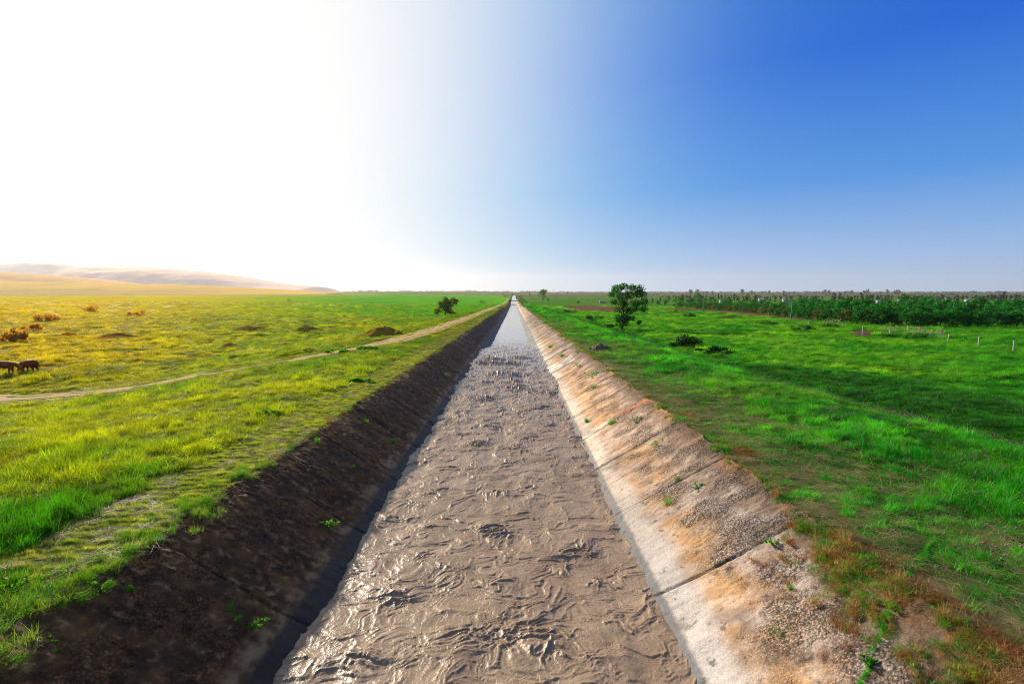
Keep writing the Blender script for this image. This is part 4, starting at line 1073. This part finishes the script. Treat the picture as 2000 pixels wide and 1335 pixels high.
# ------------------------------------------------------------------ grass
def blade_patch(name, n, rad, h, wd, lean, seed, mat, heads=0, flat=False):
    r = np.random.default_rng(seed)
    a = r.uniform(0, 2 * math.pi, n); q = rad * np.sqrt(r.random(n))
    # clustered in a few crowns so the patch has its own outline
    kc = 7; ca_ = r.uniform(0, 6.28, kc); cq = rad * 0.75 * np.sqrt(r.random(kc)); kk = r.integers(kc, size=n)
    x = 0.5 * q * np.cos(a) + 0.62 * (cq * np.cos(ca_))[kk]; y = 0.5 * q * np.sin(a) + 0.62 * (cq * np.sin(ca_))[kk]
    hh = h * r.uniform(0.45, 1.25, n) * (0.75 + 0.5 * r.random(kc))[kk]
    az = r.uniform(0, 2 * math.pi, n); ln = lean * r.uniform(0.3, 1.5, n) * hh
    fx = np.cos(az + 1.57 + r.normal(size=n) * 0.5); fy = np.sin(az + 1.57 + r.normal(size=n) * 0.5)
    W = wd * r.uniform(0.6, 1.4, n)
    V = np.zeros((n, 7, 3)); ts = (0.0, 0.45, 0.8, 1.0)
    for i, t_ in enumerate(ts):
        cx = x + np.cos(az) * ln * t_ ** 1.8; cy = y + np.sin(az) * ln * t_ ** 1.8
        cz = hh * t_ * (1 - 0.35 * (ln / (hh + 1e-6)) * t_ * 0.6) if not flat else 0.015 + 0.05 * hh * np.sin(t_ * 3.0)
        ww = W * (1.0, 0.85, 0.5, 0)[i] / 2
        if i < 3:
            V[:, 2 * i] = np.stack([cx - fx * ww, cy - fy * ww, cz], 1); V[:, 2 * i + 1] = np.stack([cx + fx * ww, cy + fy * ww, cz], 1)
        else: V[:, 6] = np.stack([cx, cy, cz], 1)
    b = (np.arange(n) * 7)[:, None]
    Q = np.concatenate([b + np.array([0, 1, 3, 2]), b + np.array([2, 3, 5, 4])]); T = b + np.array([4, 5, 6])
    rnd = np.repeat(r.random(n) * 0.92, 7)
    dry = np.repeat(r.random(n) < 0.07, 7); rnd[dry] = 0.97
    me = mesh_from(name, V.reshape(-1, 3), [Q, T], False, {'rnd': rnd})
    me.materials.append(mat)
    return bpy.data.objects.new(name, me)
def leaf_patch(name, n, rad, h, size, seed, mat):
    r = np.random.default_rng(seed)
    kc = 9; C_ = [(rad * 0.8 * math.sqrt(r.random()) * math.cos(a), rad * 0.8 * math.sqrt(r.random()) * math.sin(a), h * r.uniform(0.25, 0.6)) for a in r.uniform(0, 6.28, kc)]
    V, F, rnd = leaves(C_, [(rad * 0.4, rad * 0.4, h * 0.45)] * kc, n, size, seed + 1, shell=0.2)
    V[:, 2] = np.maximum(V[:, 2], 0.0)
    me = mesh_from(name, V, F, False, {'rnd': rnd * 0.92}); me.materials.append(mat)
    return bpy.data.objects.new(name, me)
m, n = new_mat('flower_head')
oi = n.new('ShaderNodeAttribute', attribute_name='tint', attribute_type='INSTANCER').outputs['Color']
d = n.new('ShaderNodeBsdfDiffuse', {'Color': oi}); tr = n.new('ShaderNodeBsdfTranslucent', {'Color': oi})
finish(n, n.new('ShaderNodeMixShader', {0: 0.35, 1: d.outputs[0], 2: tr.outputs[0]}).outputs[0])
M_flower = m
def flower_patch(name, seed):
    r = np.random.default_rng(seed); b = MB()
    for i in range(6):
        x, y = r.normal(size=2) * 0.22; h = r.uniform(0.22, 0.42)
        a = np.linspace(0, 2 * math.pi, 6, endpoint=False); s = 0.017
        V = [(x, y, h + s)] + [(x + s * math.cos(q), y + s * math.sin(q), h) for q in a] + [(x, y, h - s)]
        b.add(V, [(0, 1 + j, 1 + (j + 1) % 6) for j in range(6)] + [(7, 1 + (j + 1) % 6, 1 + j) for j in range(6)])
    me = b.mesh(name); me.materials.append(M_flower); return bpy.data.objects.new(name, me)

def proto_coll(name, obs):
    c = bpy.data.collections.new(name)
    for i, o in enumerate(obs):
        o.name = '%s_%02d' % (name, i); c.objects.link(o)
    return c
GC = proto_coll('grass_kinds', [
    blade_patch('g', 150, 0.30, 0.26, 0.0075, 0.65, 800, M_grass), blade_patch('g', 150, 0.30, 0.24, 0.0070, 0.9, 801, M_grass), blade_patch('g', 130, 0.28, 0.30, 0.0080, 0.55, 802, M_grass),
    blade_patch('g', 170, 0.32, 0.12, 0.0065, 1.0, 803, M_grass), blade_patch('g', 170, 0.32, 0.10, 0.0060, 1.2, 804, M_grass),
    leaf_patch('g', 260, 0.30, 0.22, 0.030, 805, M_grass), leaf_patch('g', 240, 0.30, 0.16, 0.026, 806, M_grass),
    blade_patch('g', 60, 0.30, 0.30, 0.0050, 1.6, 807, M_dry, flat=True), blade_patch('g', 60, 0.32, 0.26, 0.0050, 1.8, 808, M_dry, flat=True)])
FC = proto_coll('flower_kinds', [flower_patch('f', 820), flower_patch('f', 821)])

def scatter(name, P, rot, scl, idx, tint, coll, label, cat):
    me = bpy.data.meshes.new(name)
    me.vertices.add(len(P)); me.vertices.foreach_set('co', np.ascontiguousarray(P, dtype=np.float32).ravel())
    for nm, typ, dat, key in (('rot', 'FLOAT_VECTOR', rot, 'vector'), ('scl', 'FLOAT_VECTOR', scl, 'vector'), ('tint', 'FLOAT_VECTOR', tint, 'vector'), ('idx', 'INT', idx, 'value')):
        a = me.attributes.new(nm, typ, 'POINT')
        a.data.foreach_set(key, np.ascontiguousarray(dat, dtype=np.int32 if typ == 'INT' else np.float32).ravel())
    me.update()
    o = link(name, me)
    g = bpy.data.node_groups.new(name, 'GeometryNodeTree')
    g.interface.new_socket('Geometry', in_out='INPUT', socket_type='NodeSocketGeometry')
    g.interface.new_socket('Geometry', in_out='OUTPUT', socket_type='NodeSocketGeometry')
    gi = g.nodes.new('NodeGroupInput'); go = g.nodes.new('NodeGroupOutput')
    ci = g.nodes.new('GeometryNodeCollectionInfo'); ci.inputs['Collection'].default_value = coll
    ci.inputs['Separate Children'].default_value = True; ci.inputs['Reset Children'].default_value = True
    ip = g.nodes.new('GeometryNodeInstanceOnPoints'); ip.inputs['Pick Instance'].default_value = True
    def na(nm, typ):
        q = g.nodes.new('GeometryNodeInputNamedAttribute'); q.data_type = typ; q.inputs['Name'].default_value = nm
        return q.outputs['Attribute']
    g.links.new(gi.outputs[0], ip.inputs['Points']); g.links.new(ci.outputs[0], ip.inputs['Instance'])
    g.links.new(na('idx', 'INT'), ip.inputs['Instance Index']); g.links.new(na('rot', 'FLOAT_VECTOR'), ip.inputs['Rotation'])
    g.links.new(na('scl', 'FLOAT_VECTOR'), ip.inputs['Scale']); g.links.new(ip.outputs[0], go.inputs[0])
    md = o.modifiers.new('scatter', 'NODES'); md.node_group = g
    tag(o, label, cat, kind='stuff'); return o

def grass_colour(X, Y):
    D = np.hypot(X, Y); n1 = fbm(X / 3.5, Y / 3.5, 4, seed=130); n2 = fbm(X / 14, Y / 14, 3, seed=133); n3 = fbm(X / 1.1, Y / 1.1, 3, seed=136)
    lr = sstep(-0.30, 0.35, n1 * 0.7 + n3 * 0.5)
    right = mixc((0.007, 0.20, 0.003), (0.07, 0.47, 0.006), lr)
    right = mixc(right, (0.15, 0.25, 0.022), sstep(0.1, 0.5, n2 + 0.4 * n3) * 0.6)
    Rr = X - crest(Y)
    band = sstep(-0.5, 1.5, Rr) * (1 - sstep(9.0, 13.0, Rr + 2.5 * n2 - 8 * sstep(0.40, 0.75, X / np.maximum(Y, 1))))
    right = mixc(right, mixc((0.003, 0.085, 0.002), (0.018, 0.20, 0.004), lr), band * 0.95)
    field = mixc((0.025, 0.26, 0.004), (0.16, 0.42, 0.008), sstep(-0.35, 0.35, n2 + 0.5 * n1))
    right = mixc(right, field, sstep(10.0, 13.5, Rr + 2.5 * n2 - 8 * sstep(0.40, 0.75, X / np.maximum(Y, 1))) * (1 - 0.7 * sstep(0.75, 1.0, X / np.maximum(Y, 1))))
    az = X / np.maximum(Y, 0.5)
    left = mixc((0.12, 0.26, 0.003), (0.36, 0.40, 0.006), sstep(-0.4, 0.3, n1 * 0.6 + n2 * 0.6))  # yellow partly stands in for the flare's tint over the meadow
    left = mixc(left, (0.60, 0.42, 0.003), sstep(0.35, 0.95, -az) * sstep(22, 80, D) * 0.8)  # golden sun glow painted into the grass, stronger to the far left
    left = mixc(left, (0.065, 0.24, 0.003), (1 - sstep(8, 15, D + 3 * n2)) * 0.75)
    left = mixc(left, (0.09, 0.28, 0.004), sstep(0.0, 0.2, az + 0.33) * sstep(70, 140, D) * 0.8)
    left = mixc(left, (0.27, 0.12, 0.02), sstep(0.30, 0.50, fbm(X / 5.5, Y / 5.5, 4, seed=21)) * 0.7 * sstep(9, 14, D))
    return np.where((X > 0)[:, None], right, left)
gP, gR, gS, gI, gT = [], [], [], [], []
fP, fT, fS = [], [], []
gr = np.random.default_rng(900)
MXY = [(at(px, py)[:2], w_ * at(px, py)[1] / 2000.0) for px, py, h_, w_, lb in MOUNDS] + [(at(1170, 682)[:2], 1.1)]
def ring(d0, d1, dens, s, zs):
    """Clumps between distances d0 and d1 from the bridge, inside a wide view sector."""
    A0 = math.radians(54)
    n_ = int(dens * A0 * (d1 ** 2 - d0 ** 2))
    a = gr.uniform(-A0, A0, n_); q = np.sqrt(gr.uniform(d0 ** 2, d1 ** 2, n_))
    X = q * np.sin(a); Y = q * np.cos(a)
    eR = X - XR; eL = XL - X
    n1 = fbm(X / 2.6, Y / 2.6, 3, seed=140); n2 = fbm(X / 0.9, Y / 0.9, 3, seed=143); nb = fbm(X / 9, Y / 9, 3, seed=146)
    u = gr.random(n_)
    keep = (eR > 0.05) | (eL > 0.0)
    td = track_dist(X, Y)
    keep &= ~(td < 1.85) | (u < np.where(np.abs(td - 0.85) < 0.55, 0.02, 0.25))
    # right edge: sparse soil strip
    bare = (X > 0) * (1 - sstep(0.2, 2.2 + 1.0 * nb, eR + 0.9 * n1 + 0.5 * n2))
    keep &= (gr.random(n_) > bare * 0.40)
    rs = rust(X, Y) * (X > 0); keep &= gr.random(n_) > rs * 0.8
    for Pg in (PLOUGH, STRIP, SCRAPE): keep &= ~in_poly(X, Y, Pg)
    for (c, rr_) in MXY: keep &= (np.hypot(X - c[0], Y - c[1]) > rr_ * 0.8) | (u < 0.75)
    mown = (X < 0) & (eL < 1.7 + 0.5 * n1) & (Y > 7.0)
    tread = np.sin(2 * math.pi * (Y + 0.25 * eL + 0.08 * n1) / 0.36)
    keep &= ~(mown & (Y < 34) & (eL > 0.25) & (tread < -0.25 + 0.6 * n2))
    # lush crops far left are short and even
    keep &= ~((X < -8) & (q > 190) & (u < 0.6))
    redp = (X < -9) * sstep(0.30, 0.5, fbm(X / 5.5, Y / 5.5, 4, seed=21)); keep &= gr.random(n_) > redp * 0.75
    X, Y, eR, eL, n1, n2, nb, u, q, mown, td, bare = (v[keep] for v in (X, Y, eR, eL, n1, n2, nb, u, q, mown, td, bare))
    k = len(X)
    Rr = X - crest(Y)
    hs = np.clip(0.75 + 0.85 * n1 + 0.45 * n2 + 0.3 * nb, 0.28, 1.9)
    idx = gr.choice([0, 1, 2, 3], k, p=[.30, .30, .2, .2])
    band = (Rr > 0.0) & (Rr < 11)
    idx = np.where(band & (gr.random(k) < 0.6), gr.choice([5, 6], k), idx)
    idx = np.where((X > 0) & (eR < 3.2) & (gr.random(k) < 0.7), gr.choice([3, 4], k), idx)
    idx = np.where((td < 2.6) & (gr.random(k) < 0.9), 4, idx)
    idx = np.where(mown, gr.choice([3, 4, 4], k), idx)
    leafy = (X < 0) & (fbm(X / 3.1, Y / 3.1, 3, seed=150) > 0.18) & (gr.random(k) < 0.45)
    idx = np.where(leafy & ~mown, gr.choice([5, 6], k), idx)
    hs = np.where(td < 1.4, 0.45, np.where(td < 5.5, np.minimum(hs, 0.45), hs))
    hs = np.where(mown, 0.55 * np.clip(hs, 0.6, 1.2), hs)
    hs = np.where((X > 0) & (eR < 3.0), hs * (0.45 + 0.18 * eR), hs)
    tall = (X < 0) * np.clip(np.exp(-((X + 8.6) / 1.6) ** 2 - ((Y - 8.2) / 1.9) ** 2) + 0.8 * np.exp(-((X + 8.3) / 0.5) ** 2 - ((Y - 11.2) / 0.6) ** 2), 0, 1) * sstep(-0.3, 0.2, n2 + 0.3)
    hs = hs * (1 + 0.75 * tall)
    ss = s * gr.uniform(0.75, 1.3, k)
    sz = zs * hs * gr.uniform(0.8, 1.2, k)
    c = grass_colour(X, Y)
    c = np.where(mown[:, None], mixc(c, np.array([0.30, 0.31, 0.07]), 0.45), c)
    c = mixc(c, np.array([0.03, 0.20, 0.003]), np.clip(tall * 1.2, 0, 0.85))
    c = c * (gr.uniform(0.62, 1.38, k) * (0.78 + 0.3 * np.clip(hs, 0, 1.4)))[:, None]  # random tone, plus painted shade: the shorter the clump, the darker its tint
    gP.append(np.stack([X, Y, ground_z(X, Y) - 0.02], 1))
    wind = gr.normal(size=(k, 2)) * 0.13
    gR.append(np.stack([wind[:, 0] + 0.0, wind[:, 1] + 0.10, gr.uniform(0, 6.28, k)], 1))
    gS.append(np.stack([ss, ss, sz], 1)); gI.append(idx); gT.append(c)
    # cut straw lying along the canal edges
    if d0 < 60:
        st = gr.random(k) < np.where(mown, 0.22, np.where((X > 0) & (eR < 4.5), 0.55 * (eR > 0.2), 0.02))
        kk = int(st.sum())
        gP.append(np.stack([X[st], Y[st], ground_z(X[st], Y[st]) + 0.02], 1)); gR.append(np.stack([gr.normal(size=kk) * .08, gr.normal(size=kk) * .08, gr.uniform(0, 6.28, kk)], 1))
        gS.append(np.stack([ss[st]] * 2 + [ss[st]], 1)); gI.append(gr.choice([7, 8], kk)); gT.append(np.array([0.34, 0.27, 0.12]) * gr.uniform(0.6, 1.3, kk)[:, None])
    if d0 < 100:
        pf = np.where(X > 0, 0.07 * ((Rr > -4) & (Rr < 2)) * (nb > -0.1) + 0.03 * (eR > 2), 0.02)
        st = gr.random(k) < pf * (1 if d0 < 30 else 0.8); kk = int(st.sum())
        fP.append(np.stack([X[st], Y[st], ground_z(X[st], Y[st]) - 0.03], 1)); fs = np.maximum(1.0, 0.55 * s) * gr.uniform(0.8, 1.2, kk)
        fS.append(np.stack([fs, fs, np.maximum(0.9, 0.75 * zs) * np.ones(kk)], 1))
        pal = np.array([(0.45, 0.10, 0.28), (0.50, 0.16, 0.36), (0.55, 0.42, 0.05), (0.6, 0.55, 0.5)])
        fT.append(pal[gr.choice(4, kk, p=[.6, .3, .09, .01])])
ring(3.5, 13, 30, 0.75, 0.80)
ring(13, 26, 16, 0.95, 0.95)
ring(26, 50, 6.5, 1.35, 1.15)
ring(50, 100, 2.0, 2.1, 1.35)
ring(100, 220, 0.50, 3.6, 1.6)
ring(220, 480, 0.07, 8.0, 2.2)
# mown strip on the left edge: rows of cut stubble left by the machine
rows = np.arange(7.2, 40, 0.27) 
for y0 in rows:
    k = int(46 if y0 < 20 else 30); e = gr.uniform(0.12, 1.75, k); X = XL - e; Y = y0 - 0.22 * e + gr.normal(0, 0.035, k) + 0.14 * fbm(e * 1.7, e * 0 + y0 * 0.7, 2, seed=180)
    st = gr.random(k) < 0.66 + 0.9 * fbm(X / 0.7, Y / 0.9, 3, seed=181); X, Y = X[st], Y[st]; k = len(X)
    gP.append(np.stack([X, Y, ground_z(X, Y) - 0.01], 1)); gR.append(np.stack([gr.normal(size=k) * .15, gr.normal(size=k) * .15, gr.uniform(0, 6.28, k)], 1))
    q = gr.uniform(0.22, 0.42, k); gS.append(np.stack([q * 1.3, q * 0.55, q * gr.uniform(1.2, 2.4, k)], 1)); gR[-1][:, 2] = gr.normal(size=k) * 0.25; gI.append(gr.choice([3, 4, 7], k, p=[.42, .42, .16]))
    gT.append(mixc((0.20, 0.33, 0.010), (0.44, 0.44, 0.10), gr.random(k)) * gr.uniform(0.6, 1.25, k)[:, None])
# straight green lens-flare streak, added as a row of grass down the right bank
k = 260; u = gr.random(k); u = u[fbm(u * 14, u * 0 + 0.4, 3, seed=190) + 0.12 * gr.normal(size=k) > -0.05]; k = len(u); pxs = 1850 + (1620 - 1850) * u + gr.normal(size=k) * 4 * (0.5 + u); pys = 1020 + 315 * u
LP = np.array([at(a_, b_) for a_, b_ in zip(pxs, pys)])
inl = LP[:, 0] < XR; LP[inl, 2] = gslope(LP[inl, 1]) + 0.03 - 1.58 * (XR - LP[inl, 0]) / 2.75 + 0.01
gP.append(LP); gR.append(np.stack([gr.normal(size=k) * .15, gr.normal(size=k) * .15, gr.uniform(0, 6.28, k)], 1))
gS.append(np.stack([gr.uniform(0.06, 0.12, k)] * 2 + [gr.uniform(0.12, 0.36, k)], 1)); gI.append(gr.choice([0, 2], k)); gT.append(mixc((0.01, 0.25, 0.005), (0.05, 0.42, 0.01), gr.random(k)))
# long blades hanging over the left lip close to the bridge, and rust-dry tufts on the right
k = 1500
Y = gr.uniform(4.0, 12.5, k) ; X = XL - gr.normal(0.22, 0.22, k) + 0.06; wgt = fbm(Y / 0.9, X / 0.5, 3, seed=160) + 0.25 * gr.normal(size=k)
st = wgt > 0.28 + 0.22 * sstep(8, 12, Y); X, Y = X[st], Y[st]; k = len(X)
gP.append(np.stack([X, Y, gslope(Y) - 0.02], 1)); gR.append(np.stack([gr.normal(size=k) * 0.25, np.abs(gr.normal(0.6, 0.4, k)), gr.normal(size=k) * 0.6], 1))
gS.append(np.stack([gr.uniform(0.3, 0.65, k)] * 2 + [gr.uniform(0.3, 0.85, k)], 1)); gI.append(gr.choice([0, 1, 2], k)); gT.append(mixc((0.05, 0.20, 0.006), (0.20, 0.30, 0.05), gr.random(k)))
rp = []
for (p_, r_) in RUST:
    kk = int(130 * r_ * r_ * 2 + 12); rp.append(np.stack([p_[0] + gr.normal(size=kk) * r_ * 0.7, p_[1] + gr.normal(size=kk) * r_ * 1.2], 1))
rp = np.concatenate(rp); rp = rp[rp[:, 0] > XR + 0.1]; k = len(rp)
gP.append(np.stack([rp[:, 0], rp[:, 1], ground_z(rp[:, 0], rp[:, 1]) - 0.01], 1)); gR.append(np.stack([gr.normal(size=k) * .2, gr.normal(size=k) * .2, gr.uniform(0, 6.28, k)], 1))
gS.append(np.stack([np.full(k, 0.7), np.full(k, 0.7), gr.uniform(0.18, 0.5, k)], 1)); gI.append(gr.choice([0, 1, 3, 4], k)); gT.append(mixc((0.30, 0.105, 0.03), (0.26, 0.20, 0.08), gr.random(k) ** 2) * gr.uniform(0.5, 1.3, k)[:, None])
# grass and dead stalks creeping over the broken lips of the lining
def lining_z(X, Y):
    return np.where(X < 0, gslope(Y) + 0.03 - 1.58 * (X - XL) / 2.46, gslope(Y) + 0.03 - 1.58 * (XR - X) / 2.75)
for (y0, y1, k, sg, reach) in ((3.5, 9.0, 1500, 1, 0.85), (9.0, 40, 1500, 1, 0.28), (40, 160, 900, 1, 0.3), (12, 50, 1100, -1, 0.16), (50, 200, 700, -1, 0.2)):
    Y = gr.uniform(y0, y1, k); q = np.abs(gr.normal(0, reach * 0.6, k)) - 0.15
    X = (XR - q) if sg > 0 else (XL + q)
    st = fbm(Y / 1.4, X / 0.5, 3, seed=170) + 0.2 * gr.normal(size=k) > 0.02 + (0.25 if y0 >= 9 else 0.0); X, Y, q = X[st], Y[st], q[st]; k = len(X)
    z = np.where(q > 0, lining_z(X, Y) + 0.01, gslope(Y))
    sc_ = (0.5 if y0 < 40 else 1.4) * gr.uniform(0.6, 1.2, k)
    gP.append(np.stack([X, Y, z], 1)); gR.append(np.stack([gr.normal(size=k) * .3, gr.normal(size=k) * .2 - 0.3 * sg, gr.uniform(0, 6.28, k)], 1))
    gS.append(np.stack([sc_, sc_, sc_ * gr.uniform(0.5, 1.1, k)], 1)); gI.append(gr.choice([3, 4, 0, 7], k))
    dead = gr.random(k) < (0.6 if (sg > 0 and y0 < 9) else 0.35)
    gT.append(np.where(dead[:, None], mixc((0.28, 0.10, 0.03), (0.36, 0.28, 0.12), gr.random(k)), mixc((0.03, 0.17, 0.004), (0.14, 0.30, 0.01), gr.random(k))))
gP, gR, gS, gI, gT = (np.concatenate(v) for v in (gP, gR, gS, gI, gT))
ls = gP[:, 0] < 0
scatter('grass', gP[ls], gR[ls], gS[ls], gI[ls], gT[ls], GC, 'yellow green meadow grass tinted with sun glow left of the canal', 'grass')
scatter('grass', gP[~ls], gR[~ls], gS[~ls], gI[~ls], gT[~ls], GC, 'deep green grass and clover right of the canal, with an added lens-flare streak', 'grass')
fP, fS, fT = (np.concatenate(v) for v in (fP, fS, fT))
scatter('wildflowers', fP, np.zeros_like(fP), fS, gr.integers(2, size=len(fP)), fT, FC, 'small pink and yellow clover flowers scattered through the grass', 'flowers')
print('grass clumps', len(gP), 'flowers', len(fP))

# ------------------------------------------------------------------ weeds growing from the joints of the lining
def on_lining(px, py):
    d = to_ray(px, py); t = 3.0
    while t < 200:
        x, y, z = d[0] * t, d[1] * t, CAM_Z + d[2] * t
        if z < float(lining_z(np.array(x), np.array(y))): break
        t *= 1.004
    return np.array([x, y, z])
def tuft(px, py, wpx, hpx, kind, label, seed):
    P = on_lining(px, py); k = P[1] / 1000.0; w_, h = wpx * k, hpx * k; r = np.random.default_rng(seed)
    t = empty('weed_tuft', P)
    if kind == 'grass':
        nb = 90; V = np.zeros((nb, 7, 3)); az = r.uniform(0, 6.28, nb); L = h * r.uniform(0.5, 1.2, nb); out = w_ * 0.5 * r.uniform(0.2, 1.0, nb); rx, ry = r.normal(size=nb) * w_ * 0.10, r.normal(size=nb) * w_ * 0.10
        for i, tt in enumerate((0, 0.45, 0.8, 1.0)):
            c = np.stack([rx + np.cos(az) * out * tt ** 1.5, ry + np.sin(az) * out * tt ** 1.5, L * (tt - 0.35 * tt ** 2) - 0.03], 1); f = np.stack([-np.sin(az), np.cos(az), 0 * az], 1) * (0.012 * k * 60 * 0.35 * (1, .85, .5, 0)[i])
            if i < 3: V[:, 2 * i] = c - f; V[:, 2 * i + 1] = c + f
            else: V[:, 6] = c
        b0 = (np.arange(nb) * 7)[:, None]
        F = [np.concatenate([b0 + np.array([0, 1, 3, 2]), b0 + np.array([2, 3, 5, 4])]), b0 + np.array([4, 5, 6])]
        link('blades', mesh_from('blades', V.reshape(-1, 3), F, False, {'rnd': np.repeat(r.random(nb), 7)}), M_weed, t)
    else:
        C_ = [(r.uniform(-.5, .5) * w_, r.uniform(-.3, .3) * w_, h * r.uniform(0.1, 0.7)) for _ in range(9)]
        crown('foliage', C_, [w_ * 0.13] * 9, 110, max(0.035, w_ * 0.07), M_weed, t, seed, shell=0.2)
        b = MB()
        for c in C_[:6]: b.tube([(0, 0, -0.02), (c[0] * 0.6, c[1] * 0.6, c[2] * 0.8), c], [0.008, 0.006, 0.003], 4)
        b.build('stem', M_bark, t)
    tag(t, label, 'weed', 'weeds in the joints of the canal lining')
for i, a_ in enumerate(((448, 1190, 46, 26, 'grass', 'bright green grass tuft in the lowest left bank joint'), (490, 1218, 62, 34, 'leaf', 'leafy green weed below the grass tuft in the lowest left joint'),
    (100, 1250, 52, 16, 'leaf', 'small leafy creeper low on the left bank near the corner'), (110, 1278, 16, 14, 'leaf', 'tiny leaf sprig just under the creeper in the left corner'),
    (190, 1160, 46, 40, 'leaf', 'leafy weed hanging under the grass lip at lower left'), (250, 1155, 18, 14, 'leaf', 'small leaf sprig right of the hanging weed at lower left'),
    (645, 1032, 44, 24, 'leaf', 'withered pale sprig at the second left joint beside the wet strip'), (620, 862, 26, 18, 'grass', 'yellow green sprig high on the left bank at mid length'),
    (690, 912, 14, 10, 'grass', 'tiny tuft on the left bank below the high sprig'), (715, 826, 18, 12, 'leaf', 'small sprig on the left bank by a joint near the water'),
    (768, 862, 20, 10, 'grass', 'small green tuft on the left bank close to the water'), (850, 762, 14, 9, 'grass', 'far green tuft high on the left bank'), (875, 735, 16, 9, 'leaf', 'far leafy tuft on the left bank where it starts to narrow'),
    (1305, 985, 42, 32, 'grass', 'largest dark green grass tuft in the middle of the right bank'), (1324, 938, 30, 18, 'grass', 'smaller grass tuft just above the largest on the right bank'),
    (1364, 953, 24, 14, 'leaf', 'leafy weed right of the largest right bank tuft'), (1146, 823, 18, 14, 'grass', 'green tuft at the water side of the right bank'),
    (1194, 827, 28, 18, 'grass', 'bright green tuft by the whitish crack of the right bank'), (1242, 824, 26, 18, 'leaf', 'loose weed uphill of the whitish crack'), (1285, 870, 34, 16, 'leaf', 'spreading weed along the right bank joint'),
    (1158, 735, 34, 12, 'leaf', 'weed strip in a joint beyond the white slab'), (1128, 717, 18, 12, 'leaf', 'weed just below the white patched slab'), (1160, 758, 30, 12, 'grass', 'grass line in the joint nearer than the white slab'),
    (1098, 696, 22, 10, 'grass', 'green tuft between the two white slabs'), (1075, 678, 20, 9, 'grass', 'green tuft beyond the white slabs'), (1508, 1062, 26, 16, 'leaf', 'weed on the broken lip of the right bank'),
    (1545, 1150, 22, 22, 'grass', 'pale green tuft in the gravel of the right bank'), (1702, 1300, 30, 26, 'leaf', 'leafy weed in the gravel at the lower right corner'))):
    tuft(*a_, 1000 + i)

# ------------------------------------------------------------------ haze
b = MB(); b.box((0, 3950, 92), (20000, 8100, 276))
m, n = new_mat('haze_air')
pv = n.new('ShaderNodeVolumePrincipled', {'Color': (1.0, 0.89, 0.74, 1), 'Density': 5.5e-5, 'Anisotropy': 0.5})
ho = n.new('ShaderNodeOutputMaterial'); n.l.new(pv.outputs[0], ho.inputs['Volume'])
o = b.build('haze', m); tag(o, 'thin pale haze over the whole plain', 'haze', kind='stuff')
